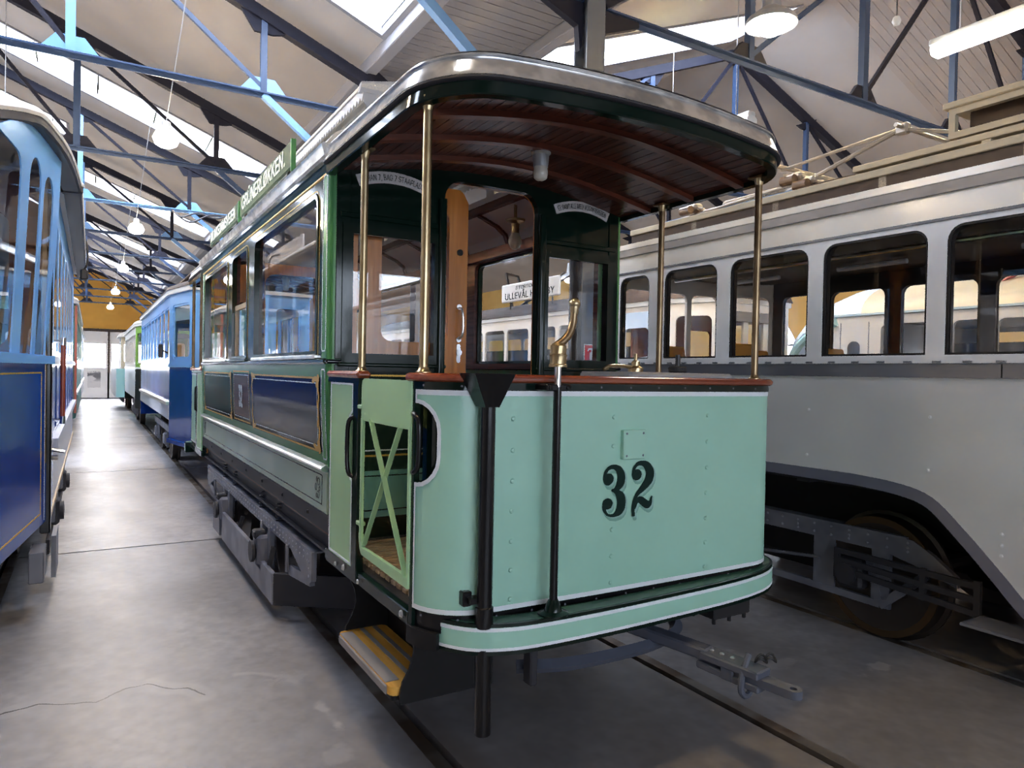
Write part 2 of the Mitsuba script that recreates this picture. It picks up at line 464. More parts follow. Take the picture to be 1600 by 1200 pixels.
# ------------------------------------------------------------------ the hall: floor, roof, walls
YB, YF = 41.0, -7.0                  # far wall, wall behind the camera
XL, XR = -8.5, 14.5
TRACKS = (-1.30, 2.022, 5.10, 8.30)
VALLEY, RIDGE_L, RIDGE_R, SLOPE = 3.5, -2.0, 9.0, 0.39
SOFFIT_Z, SOFFIT_W = 5.25, 0.70
put(None, 'floor', B(XL, XR, YF, YB, -0.30, -0.06), 'm_floorbase', kind='structure')
edges = [XL]
for c in TRACKS:
    for s in (-1, 1):
        g0, g1 = sorted((c + s * 0.683, c + s * 0.785))
        edges += [g0, g1]
edges.append(XR)
ys = [YF, -2.1, 2.6 + 4.62, 12.6, 18.5, 25.0, 33.0, YB]
for i in range(0, len(edges) - 1, 2):
    for a, b in zip(ys[:-1], ys[1:]):
        put('floor', 'concrete_slab', B(edges[i], edges[i + 1], a + 0.013, b - 0.013, -0.06, 0.0), 'm_floor')
side_name = {-1: 'left', 1: 'right'}
tr_name = ['under the light and dark blue tram', 'under the mint green tram', 'under the cream and grey tram', 'along the yellow wall side']
for c, nm in zip(TRACKS, tr_name):
    for s in (-1, 1):
        prof = [(c + s * 0.722, -0.06), (c + s * 0.785, -0.06), (c + s * 0.785, 0.002), (c + s * 0.722, 0.002)]
        k = put(None, 'tram_rail', py_(Polygon(prof), YF + 0.1, YB - 0.5), 'm_rail',
                label='%s steel rail sunk in the floor %s' % ('near-side' if (s > 0) == (c < 0) else 'far-side', nm), cat='rail', group='rails sunk in the floor')
        if c != -1.30 and s < 0 or c == -1.30 and s > 0:
            labels[k]['label'] = 'aisle-side steel rail sunk in the floor %s' % nm
        else:
            labels[k]['label'] = 'rail away from the aisle, sunk in the floor %s' % nm

def zl(x):   # underside of the roof boards
    if x < RIDGE_L: return SOFFIT_Z + SLOPE * (VALLEY - SOFFIT_W - RIDGE_L) - SLOPE * (RIDGE_L - x)
    if x <= VALLEY: return SOFFIT_Z + SLOPE * (VALLEY - SOFFIT_W - x)
    if x <= RIDGE_R: return SOFFIT_Z + SLOPE * (x - VALLEY - SOFFIT_W)
    return SOFFIT_Z + SLOPE * (RIDGE_R - VALLEY - SOFFIT_W) - SLOPE * (x - RIDGE_R)

def slope_panel(x0, x1, y0, y1, holes, th=0.06):
    g = sbox(x0, y0, x1, y1)
    if holes: g = g.difference(unary_union(holes))
    m = ext(g, th); v = m.vertices
    m.vertices = np.stack([v[:, 0], v[:, 1], np.array([zl(min(max(a, x0 + 1e-6), x1 - 1e-6)) for a in v[:, 0]]) + v[:, 2]], 1)
    return m
VXL, VXR = VALLEY - SOFFIT_W, VALLEY + SOFFIT_W
sky_l = [(RIDGE_L + 0.25, VXL - 0.06, y, y + 1.2) for y in (6.22, 13.25, 20.25, 27.25, 34.2)] + [(RIDGE_L + 0.25, -0.42, 16.9, 17.9)]
sky_ll = [(-6.4, RIDGE_L - 0.25, y, y + 1.2) for y in (6.22, 13.25, 20.25, 27.25, 34.2)]
sky_r = [(VXR + 0.25, RIDGE_R - 0.25, y, y + 1.3) for y in (6.72, 13.7, 20.7)]
sky_rr = []
hole = lambda L: [sbox(a, c, b, d) for a, b, c, d in L]
k = put(None, 'ceiling', [slope_panel(RIDGE_L, VXL, YF, YB, hole(sky_l)), slope_panel(XL, RIDGE_L, YF, YB, hole(sky_ll)),
                      slope_panel(VXR, RIDGE_R, YF, YB, hole(sky_r)), slope_panel(RIDGE_R, XR, YF, YB, [], 0.10)], 'm_ceiling', kind='structure')
put('ceiling', 'valley_soffit', B(VXL, VXR, YF, YB, SOFFIT_Z + 0.03, SOFFIT_Z + 0.09), 'm_soffit')
for s, xx in ((-1, VXL), (1, VXR)):
    put('ceiling', 'valley_beam', B(xx - 0.07, xx + 0.07, YF, YB, SOFFIT_Z - 0.12, SOFFIT_Z + 0.10, 0.01), 'm_beam')
soff = mikit.ply(B(VXL + 0.08, VXR - 0.08, 0, 0.128, SOFFIT_Z, SOFFIT_Z + 0.03, 0.004), 'm_soffit')
for i in range(90):
    key = num('ceiling__soffit_board')
    scene[key] = dict(soff, to_world=T().translate([0, 1.0 + 0.135 * i, 0]))
# boards of the slope beyond the right-hand ridge
L = math.hypot(XR - RIDGE_R, SLOPE * (XR - RIDGE_R))
pl = B(0, XR - RIDGE_R - 0.05, 0, 0.112, -0.018, 0.0, 0.004)
pl.vertices = pl.vertices + np.stack([pl.vertices[:, 0] * 0 + RIDGE_R + 0.02, pl.vertices[:, 0] * 0, zl(RIDGE_R + 1e-6) - SLOPE * pl.vertices[:, 0] + 0.001], 1)
pls = [mikit.ply(pl, 'm_plank%d' % i) for i in range(3)]
for i in range(62):
    y = -0.9 + 0.12 * i
    if y + 0.12 > 6.70: break
    key = num('ceiling__roof_board')
    scene[key] = dict(pls[int(rng.integers(3))], to_world=T().translate([0, y, 0]))

def skylight(i, r, em=True):
    x0, x1, y0, y1 = r
    key = 'window_%d' % i
    tag(key, kind='structure')
    nx = 5
    fr = []
    for a, b, c, d in ((x0, x1, y0 - 0.03, y0 + 0.03), (x0, x1, y1 - 0.03, y1 + 0.03)):
        m = B(a, b, c, d, -0.02, 0.10); m.vertices[:, 2] += [zl(v) for v in m.vertices[:, 0]]; fr.append(m)
    for a in (x0, x1 - 0.06):
        m = B(a, a + 0.06, y0, y1, -0.02, 0.10); m.vertices[:, 2] += [zl(v) for v in m.vertices[:, 0]]; fr.append(m)
    put(key, 'frame', fr, 'm_beam')
    xs = np.linspace(x0 + 0.06, x1 - 0.06, nx + 1)
    for a, b in zip(xs[:-1], xs[1:]):
        V = [[a + 0.01, y0 + 0.03, zl(a + 0.01) + 0.07], [b - 0.01, y0 + 0.03, zl(b - 0.01) + 0.07], [b - 0.01, y1 - 0.03, zl(b - 0.01) + 0.07], [a + 0.01, y1 - 0.03, zl(a + 0.01) + 0.07]]
        put(key, 'pane', tri(V, [[0, 2, 1], [0, 3, 2]]), 'm_diffuser', emitter={'type': 'area', 'radiance': {'type': 'rgb', 'value': SKYLIGHT}})
for i, r in enumerate(sky_l + sky_ll + sky_r):
    skylight(i + 1, r)

# walls
put(None, 'wall_left', B(XL - 0.2, XL, YF, YB, 0, 5.2), 'm_wallgrey', kind='structure')
gable = Polygon([(XL, 3.45)] + [(x, zl(x) + 0.05) for x in (XL, RIDGE_L, VXL, VXR, RIDGE_R, XR)] + [(XR, 3.45)])
GX0, GX1, GZ = -0.75, 2.6, 3.5
backp = Polygon([(XL, 0)] + [(x, zl(x) + 0.05) for x in (XL, RIDGE_L, VXL, VXR, RIDGE_R, XR)] + [(XR, 0)]).difference(sbox(GX0, -0.1, GX1, GZ))
put(None, 'wall_back', py_(backp, YB, YB + 0.2), 'm_ochre', kind='structure')
fgates = [(c - 1.45, c + 1.45) for c in TRACKS]
put(None, 'wall_front', py_(Polygon([(XL, 0)] + [(x, zl(x) + 0.05) for x in (XL, RIDGE_L, VXL, VXR, RIDGE_R, XR)] + [(XR, 0)]).difference(unary_union([sbox(a, -0.1, b, 3.9) for a, b in fgates])), YF - 0.2, YF), 'm_wallfront', kind='structure')
for i, (a, b) in enumerate(fgates):
    key = 'door_%d' % (2 + i); tag(key, kind='structure')
    for u, v in ((a + 0.02, (a + b) / 2 - 0.02), ((a + b) / 2 + 0.02, b - 0.02)):
        leaf = put(key, 'gate_leaf', py_(sbox(u, 0.03, v, 3.88).difference(sbox(u + 0.1, 1.2, v - 0.1, 3.7)), YF - 0.1, YF - 0.04), 'm_gatewhite')
        sh_ = tri([[u + 0.1, YF - 0.07, 1.2], [v - 0.1, YF - 0.07, 1.2], [v - 0.1, YF - 0.07, 3.7], [u + 0.1, YF - 0.07, 3.7]], [[0, 2, 1], [0, 3, 2]])
        put(leaf, 'pane', sh_, 'm_diffuser', emitter={'type': 'area', 'radiance': {'type': 'rgb', 'value': FRONT_GATE_LIGHT}})
arch = unary_union([sbox(11.05, 0.9, 12.15, 2.45), Point(11.6, 2.45).buffer(0.55, quad_segs=10)])
# yellow right-hand wall with an arched window
ws = [unary_union([sbox(c - 0.6, 0.95, c + 0.6, 2.35), Polygon([(c - 0.6, 2.3)] + [(c - 0.6 + 1.2 * t, 2.3 + 0.75 * math.sin(math.pi * t)) for t in np.linspace(0, 1, 15)] + [(c + 0.6, 2.3)])]) for c in (0.5, 5.2, 11.4)]
XW = 14.3
put(None, 'wall_right', px_(sbox(YF, 0, YB, 6.3).difference(unary_union(ws)), XW, XW + 0.25), 'm_yellow', kind='structure')
for i, g in enumerate(ws):
    key = 'window_%d' % (30 + i); tag(key, kind='structure')
    y0, z0, y1, z1 = g.bounds
    lat = unary_union([g.difference(g.buffer(-0.045))] + [sbox(y0, z - 0.015, y1, z + 0.015) for z in (1.45, 1.95, 2.45)] + [sbox((y0 + y1) / 2 - 0.018, z0, (y0 + y1) / 2 + 0.018, z1)]).intersection(g)
    put(key, 'frame', px_(lat, XW + 0.05, XW + 0.10), 'm_steeldark')
    sh_ = sheet(g, lambda a, b: (XW + 0.12, a, b)); sh_.invert()
    put(key, 'pane', sh_, 'm_diffuser', emitter={'type': 'area', 'radiance': {'type': 'rgb', 'value': [5.5, 6.2, 7.4]}})
# far gate: glazed folding doors with a white lower part and a poster
tag('door_1', kind='structure')
put('door_1', 'frame', [B(GX0, GX1, YB - 0.06, YB + 0.06, GZ - 0.12, GZ), B(GX0, GX0 + 0.1, YB - 0.06, YB + 0.06, 0, GZ), B(GX1 - 0.1, GX1, YB - 0.06, YB + 0.06, 0, GZ)], 'm_roofbrown')
for a, b in ((GX0 + 0.12, 0.72), (0.80, 1.62), (1.70, GX1 - 0.12)):
    leaf = put('door_1', 'gate_leaf', py_(sbox(a, 0.04, b, GZ - 0.14).difference(sbox(a + 0.08, 1.55, b - 0.08, 2.75)), YB - 0.03, YB + 0.03), 'm_gatewhite')
    put(leaf, 'pane', tri([[a + 0.08, YB, 1.55], [b - 0.08, YB, 1.55], [b - 0.08, YB, 2.75], [a + 0.08, YB, 2.75]], [[0, 1, 2], [0, 2, 3]]), 'm_diffuser', emitter={'type': 'area', 'radiance': {'type': 'rgb', 'value': GATE_LIGHT}})
put('door_1', 'post', B(0.72, 0.80, YB - 0.10, YB - 0.03, 1.3, GZ + 0.0), 'm_roofbrown')
put(None, 'poster', B(-0.15, 0.42, YB - 0.05, YB - 0.035, 0.55, 1.35), 'm_poster', label='grey landscape poster on the white gate at the far end of the aisle', cat='poster')

# ------------------------------------------------------------------ steel roof trusses, one per bay, and the valley columns
ZB = 4.667
def angle_bar(p, q, w, t=0.012):
    return bar(p, q, w, w * 0.55, bev=0.004)
def truss(Y, side, where):
    sx = -1 if side == 'left' else 1
    X = lambda d: VALLEY + sx * d
    top = lambda d: ZB + 0.10 + 0.392 * d
    end = 5.5
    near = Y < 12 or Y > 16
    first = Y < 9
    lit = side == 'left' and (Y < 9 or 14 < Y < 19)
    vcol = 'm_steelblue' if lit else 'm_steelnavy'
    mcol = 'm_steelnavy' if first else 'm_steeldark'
    key = thing('roof_truss', 'blue and dark steel roof truss %s' % where, 'roof truss', 'steel roof trusses')
    full = 11.0
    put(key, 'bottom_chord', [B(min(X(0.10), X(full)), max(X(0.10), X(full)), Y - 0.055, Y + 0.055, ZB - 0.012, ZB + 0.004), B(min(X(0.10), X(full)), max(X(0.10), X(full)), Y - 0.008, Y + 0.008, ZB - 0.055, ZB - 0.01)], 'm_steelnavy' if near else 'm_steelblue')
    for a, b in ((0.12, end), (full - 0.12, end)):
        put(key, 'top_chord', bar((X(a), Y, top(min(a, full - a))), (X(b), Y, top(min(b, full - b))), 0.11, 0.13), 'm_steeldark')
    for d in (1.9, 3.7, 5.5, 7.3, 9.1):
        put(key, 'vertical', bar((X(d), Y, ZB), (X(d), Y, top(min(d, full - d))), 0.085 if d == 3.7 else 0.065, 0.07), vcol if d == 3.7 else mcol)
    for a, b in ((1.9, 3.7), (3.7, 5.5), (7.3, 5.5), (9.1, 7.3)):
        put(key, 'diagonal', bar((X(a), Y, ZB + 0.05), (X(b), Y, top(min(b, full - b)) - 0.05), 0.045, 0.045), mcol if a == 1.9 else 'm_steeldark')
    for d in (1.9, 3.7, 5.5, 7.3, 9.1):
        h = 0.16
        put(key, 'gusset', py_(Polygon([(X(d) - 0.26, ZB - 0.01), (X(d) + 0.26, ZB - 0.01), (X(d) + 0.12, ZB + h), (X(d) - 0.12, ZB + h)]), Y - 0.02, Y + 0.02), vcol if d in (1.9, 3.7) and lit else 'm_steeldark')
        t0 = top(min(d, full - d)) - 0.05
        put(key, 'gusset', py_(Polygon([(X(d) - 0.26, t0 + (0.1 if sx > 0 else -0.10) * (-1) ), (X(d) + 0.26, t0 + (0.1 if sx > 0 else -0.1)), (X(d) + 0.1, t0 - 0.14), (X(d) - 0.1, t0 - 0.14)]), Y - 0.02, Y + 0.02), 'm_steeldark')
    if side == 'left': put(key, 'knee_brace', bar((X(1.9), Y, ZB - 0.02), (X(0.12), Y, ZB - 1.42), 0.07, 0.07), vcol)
    return key
TY = [4.73 + 3.42 * i for i in range(-2, 11)]
WHERE = {0: 'behind the photographer', 1: 'just above the photographer', 2: 'meeting the steel column by the green tram', 3: 'one bay behind the column', 4: 'two bays behind the column',
         5: 'above the first hanging lamps', 6: 'over the middle of the aisle'}
for i, Y in enumerate(TY):
    if i >= 2:
        nm = ['nearest in the left bay, level with the column', 'second from the camera in the left bay', 'third from the camera in the left bay', 'fourth from the camera in the left bay', 'fifth from the camera in the left bay',
              'sixth from the camera in the left bay', 'seventh from the camera in the left bay', 'eighth from the camera in the left bay', 'ninth from the camera in the left bay', 'tenth from the camera in the left bay', 'last in the left bay, by the ochre wall'][i - 2]
        truss(Y, 'left', nm)
    if 2 <= i <= 5:
        nm = ['nearest in the right bay, above the pantograph', 'second from the camera in the right bay', 'third from the camera in the right bay', 'fourth from the camera in the right bay'][i - 2]
        truss(Y, 'right', nm)
    if 2 <= i <= 5:
        nm = ['between the green tram and the cream tram, with the fire sign', 'second from the camera, behind the green tram', 'third from the camera, behind the green tram', 'fourth from the camera, behind the green tram'][i - 2]
        key = thing('steel_column', 'dark grey steel roof column %s' % nm, 'column', 'steel columns in the valley line')
        put(key, 'shaft', [B(VALLEY - 0.09, VALLEY + 0.09, Y - 0.09, Y - 0.075, 0, SOFFIT_Z), B(VALLEY - 0.09, VALLEY + 0.09, Y + 0.075, Y + 0.09, 0, SOFFIT_Z), B(VALLEY - 0.006, VALLEY + 0.006, Y - 0.08, Y + 0.08, 0, SOFFIT_Z)], 'm_column')
        put(key, 'base_plate', B(VALLEY - 0.16, VALLEY + 0.16, Y - 0.16, Y + 0.16, 0, 0.02), 'm_column')
        for s in (-1, 1):
            put(key, 'bracket', py_(Polygon([(VALLEY + s * 0.09, ZB - 0.35), (VALLEY + s * 0.12, ZB - 0.40), (VALLEY + s * 0.14, ZB - 0.2), (VALLEY + s * 0.5, ZB - 0.06), (VALLEY + s * 0.5, ZB + 0.02), (VALLEY + s * 0.09, ZB + 0.02)]), Y - 0.03, Y + 0.03), 'm_steeldark')
            put(key, 'knee', bar((VALLEY + s * 0.08, Y, ZB + 0.05), (VALLEY + s * 0.72, Y, SOFFIT_Z - 0.1), 0.16, 0.16), 'm_steeldark')
# fire extinguisher sign on the near column
fy = TY[2] - 0.10
fs = thing('fire_sign', 'red fire extinguisher sign on the steel column behind the green tram', 'sign')
put(fs, 'plate', B(3.43, 3.58, fy - 0.006, fy, 1.70, 1.885), 'm_line')
put(fs, 'red_field', B(3.437, 3.573, fy - 0.009, fy - 0.005, 1.707, 1.878), 'm_red')
ex = unary_union([rr(3.485, 3.535, 1.72, 1.825, 0.02), sbox(3.50, 1.82, 3.52, 1.845), sbox(3.475, 1.84, 3.53, 1.853), Polygon([(3.475, 1.853), (3.462, 1.83), (3.468, 1.828), (3.482, 1.848)])])
put(fs, 'pictogram', py_(ex, fy - 0.012, fy - 0.008), 'm_line')

# ------------------------------------------------------------------ lamps
def pendant(x, y, z, label, group, L=LAMP_WARM, r=0.14, dish=False, hook=None):
    key = thing('pendant_lamp', label, 'lamp', group)
    tx, ty = hook or (x, y)
    put(key, 'cable', tube([(x, y, z + 0.18), (0.5 * (x + tx), 0.5 * (y + ty), 0.5 * (z + 0.2 + zl(tx)) - 0.04), (tx, ty, zl(tx) + 0.01)], 0.006, 6), 'm_galv')
    if dish:
        put(key, 'housing', lathe([(0.02, 0.34), (0.06, 0.33), (0.075, 0.2), (0.08, 0.12), (r + 0.07, 0.03), (r + 0.085, -0.02), (r + 0.07, -0.015), (0.07, 0.10)], (x, y, z), 18), 'm_galv', 30)
    else:
        put(key, 'housing', lathe([(0.015, 0.20), (0.045, 0.19), (0.05, 0.12), (0.07, 0.09), (0.04, 0.08)], (x, y, z), 14), 'm_galv', 30)
    put(key, 'bulb', lathe([(0.001, 0.10), (r * 0.7, 0.085), (r, 0.0), (r * 0.8, -0.07), (r * 0.4, -0.10), (0.001, -0.105)], (x, y, z), 16), 'm_diffuser', 40, emitter={'type': 'area', 'radiance': {'type': 'rgb', 'value': L}})
    return key
def tubelamp(x, y0, y1, z, label, em=TUBE_WARM):
    key = thing('fluorescent_lamp', label, 'lamp', 'fluorescent lamps')
    put(key, 'housing', B(x - 0.06, x + 0.06, y0, y1, z + 0.035, z + 0.10, 0.01), 'm_white')
    put(key, 'diffuser', py_(rr(x - 0.085, x + 0.085, z - 0.06, z + 0.04, 0.045), y0 + 0.03, y1 - 0.03), 'm_diffuser', 40, emitter={'type': 'area', 'radiance': {'type': 'rgb', 'value': em}})
    put(key, 'end_cap', [py_(rr(x - 0.085, x + 0.085, z - 0.06, z + 0.04, 0.045), y0, y0 + 0.03)], 'm_white')
    for yy in (y0 + 0.25, y1 - 0.25):
        put(key, 'hanger', rod((x, yy, z + 0.1), (x, yy, zl(x)), 0.006, 6), 'm_galv')
for i, (y, lb) in enumerate(zip((8.87, 14.95, 21.2, 28.0, 35.4), ('nearest of the hanging lamps over the aisle', 'second hanging lamp over the aisle', 'third hanging lamp over the aisle', 'fourth hanging lamp over the aisle', 'last one over the aisle before the ochre wall'))):
    pendant(0.70, y, 4.2, 'glowing bulb lamp on a wire, ' + lb, 'lamps over the aisle', hook=(0.85, y - 1.5))
pendant(0.70, 2.2, 4.2, 'warm bulb lamp over the near end of the aisle beside the green tram', 'lamps over the aisle')
tubelamp(-0.95, 4.9, 6.5, 3.9, 'fluorescent tube lamp above the left-hand blue tram', [95.0, 76.0, 48.0])
for y, lb in ((10.9, 'second hanging lamp above the left-hand blue tram'), (19.8, 'third hanging lamp above the left-hand trams')):
    pendant(-0.95, y, 3.95, 'warm bulb lamp, ' + lb, 'lamps above the left-hand trams')
pendant(4.88, 4.05, 4.62, 'glowing dish lamp over the roof of the cream tram', 'lamps of the right bay', r=0.13, dish=True)
pendant(9.0, 12.7, 3.75, 'glowing dish lamp seen through the end window of the green tram', 'lamps of the right bay', r=0.14, dish=True)
tubelamp(6.70, 2.0, 3.72, 4.70, 'bright warm fluorescent tube hanging over the cream tram at upper right')
tubelamp(6.70, 5.8, 7.4, 4.70, 'fluorescent tube lamp farther along over the cream tram')

hp = thing('hanging_plug', 'small white plug hanging on a black wire under the right-hand roof', 'plug')
put(hp, 'body', lathe([(0.001, 0.07), (0.03, 0.06), (0.045, 0.02), (0.03, -0.02), (0.001, -0.03)], (6.92, 4.2, 5.23), 12), 'm_white', 40)
put(hp, 'wire', rod((6.92, 4.2, 5.29), (6.92, 4.2, zl(6.92)), 0.008, 6), 'm_cable')
cb = thing('power_cable', 'loop of black power cables hanging at the truss by the lettered roof boards', 'cable')
put(cb, 'strand', tube(smoothpath([(1.30, 14.9, 4.62), (1.45, 14.85, 4.50), (1.75, 14.9, 4.62), (2.1, 14.9, 4.56), (2.55, 14.9, 4.80)], 5), 0.018, 6), 'm_cable', 40)
put(cb, 'strand', tube(smoothpath([(1.30, 14.9, 4.60), (1.6, 14.85, 4.42), (1.95, 14.9, 4.60), (2.3, 14.9, 4.62), (2.6, 14.9, 4.62)], 5), 0.018, 6), 'm_cable', 40)
tb = thing('tie_rod', 'thin pale tie rod crossing the right bay above the pantograph', 'rod')
scene[tb] = mikit.ply(rod((5.55, 7.75, 4.75), (8.5, 7.75, 5.25), 0.011, 6), 'm_galv')

# ------------------------------------------------------------------ the mint green open-platform tram, number 32
XC, HW = 2.01, 0.96
X0, X1, Y0, Y1 = XC - HW, XC + HW, 3.62, 8.42
YM = (Y0 + Y1) / 2
TR = thing('tram', 'mint green open-platform tram number 32 with brass posts in the foreground', 'tram', None)
class Path:
    def __init__(self, pts):
        P = np.asarray(pts, float); self.P = P
        d0 = np.vstack([P[1] - P[0], P[1:] - P[:-1]]); d1 = np.vstack([P[1:] - P[:-1], P[-1] - P[-2]])
        d0 = d0 / np.linalg.norm(d0, axis=1, keepdims=True); d1 = d1 / np.linalg.norm(d1, axis=1, keepdims=True)
        t = d0 + d1; t /= np.linalg.norm(t, axis=1, keepdims=True)
        n = np.stack([t[:, 1], -t[:, 0]], 1)
        self.n = n / np.maximum(0.35, np.sum(n * np.stack([d0[:, 1], -d0[:, 0]], 1), 1))[:, None]
        self.s = np.concatenate([[0], np.cumsum(np.linalg.norm(P[1:] - P[:-1], axis=1))])
        self.L = self.s[-1]
    def at(self, s, off=0.0):
        Q = self.P + self.n * off
        return np.stack([np.interp(s, self.s, Q[:, 0]), np.interp(s, self.s, Q[:, 1])], -1)
    def normal(self, s):
        v = np.array([np.interp(s, self.s, self.n[:, 0]), np.interp(s, self.s, self.n[:, 1]), 0.0])
        return v / np.linalg.norm(v)
    def s_of(self, xy):
        t = np.linspace(0, self.L, 2000); q = self.at(t)
        return t[np.argmin(np.sum((q - np.asarray(xy)) ** 2, 1))]
    def decal(self, poly, off=0.0, zs=None, bend=None):
        out = []
        cuts = [x for x in self.s if True]
        for a, b in zip(cuts[:-1], cuts[1:]):
            g = poly.intersection(sbox(a if a > 0 else -1, -1, b if b < self.L else b + 1, 9))
            for h in getattr(g, 'geoms', [g]):
                if h.geom_type != 'Polygon' or h.area < 1e-9: continue
                v, f = trimesh.creation.triangulate_polygon(h, engine='earcut')
                xy = self.at(v[:, 0], off)
                out.append(tri(np.column_stack([xy, v[:, 1]]), f))
        m = cat_(out)
        m.merge_vertices(digits_vertex=5)
        return m
    def band(self, s0, s1, z0, z1, off0, off1):
        """solid strip along the path"""
        cut = [s0] + [x for x in self.s if s0 < x < s1] + [s1]
        prof = [(off0, z0), (off1, z0), (off1, z1), (off0, z1)]
        V = []
        for o, z in prof:
            V.append(np.column_stack([self.at(np.array(cut), o), np.full(len(cut), z)]))
        V = np.stack(V, 1).reshape(-1, 3); n = len(cut); F = []
        for i in range(n - 1):
            for a in range(4):
                b = (a + 1) % 4
                F += [[i * 4 + a, i * 4 + b, i * 4 + 4 + b], [i * 4 + a, i * 4 + 4 + b, i * 4 + 4 + a]]
        F += [[0, 2, 1], [0, 3, 2]] + [[(n - 1) * 4 + a for a in t] for t in ([0, 1, 2], [0, 2, 3])]
        m = tri(V, F)
        if m.volume < 0: m.invert()
        return m

def ring(g, w):
    return g.difference(g.buffer(-w, join_style='mitre'))

# --- lower body side: slightly tucked-in panel between belt and rub rail
def side_x(z):       # how far the lower side tucks in
    t = np.clip((1.66 - np.asarray(z, float)) / 0.54, 0, 1)
    return 0.022 * t ** 1.8
def side_decal(poly, side, lift):
    g = shapely.segmentize(poly, 0.03)
    out = []
    for a in np.arange(0.8, 1.72, 0.04):
        h = g.intersection(sbox(-50, a, 50, a + 0.04))
        for q in getattr(h, 'geoms', [h]):
            if q.geom_type == 'Polygon' and q.area > 1e-9:
                v, f = trimesh.creation.triangulate_polygon(q, engine='earcut')
                dx = side_x(v[:, 1]) - lift
                x = X0 + dx if side < 0 else X1 - dx
                out.append(tri(np.column_stack([x, v[:, 0], v[:, 1]]), f if side > 0 else f[:, ::-1]))
    m = cat_(out); m.merge_vertices(digits_vertex=5)
    return m
wins = [(3.83, 5.56), (5.83, 6.52), (6.77, 8.21)]
WZ0, WZ1 = 1.715, 2.59
scroll = []
def scroll_at(y, z, sy, sz, k=1.0):
    """gilded corner scroll, a small bunch of leaves"""
    g = [Point(y + sy * 0.012 * k, z + sz * 0.012 * k).buffer(0.020 * k)]
    for (dy, dz, a, b) in ((0.012, 0.05, 0.012, 0.03), (0.0, 0.09, 0.010, 0.028), (0.022, 0.12, 0.010, 0.02), (0.05, 0.012, 0.03, 0.012), (0.085, 0.022, 0.022, 0.010), (0.03, 0.035, 0.016, 0.016), (0.012, 0.155, 0.008, 0.022)):
        g.append(shapely.affinity.scale(Point(0, 0).buffer(1, quad_segs=4), a * k, b * k, origin=(0, 0)))
        g[-1] = shapely.affinity.translate(g[-1], y + sy * dy * k, z + sz * dz * k)
    return unary_union(g)
import shapely.affinity
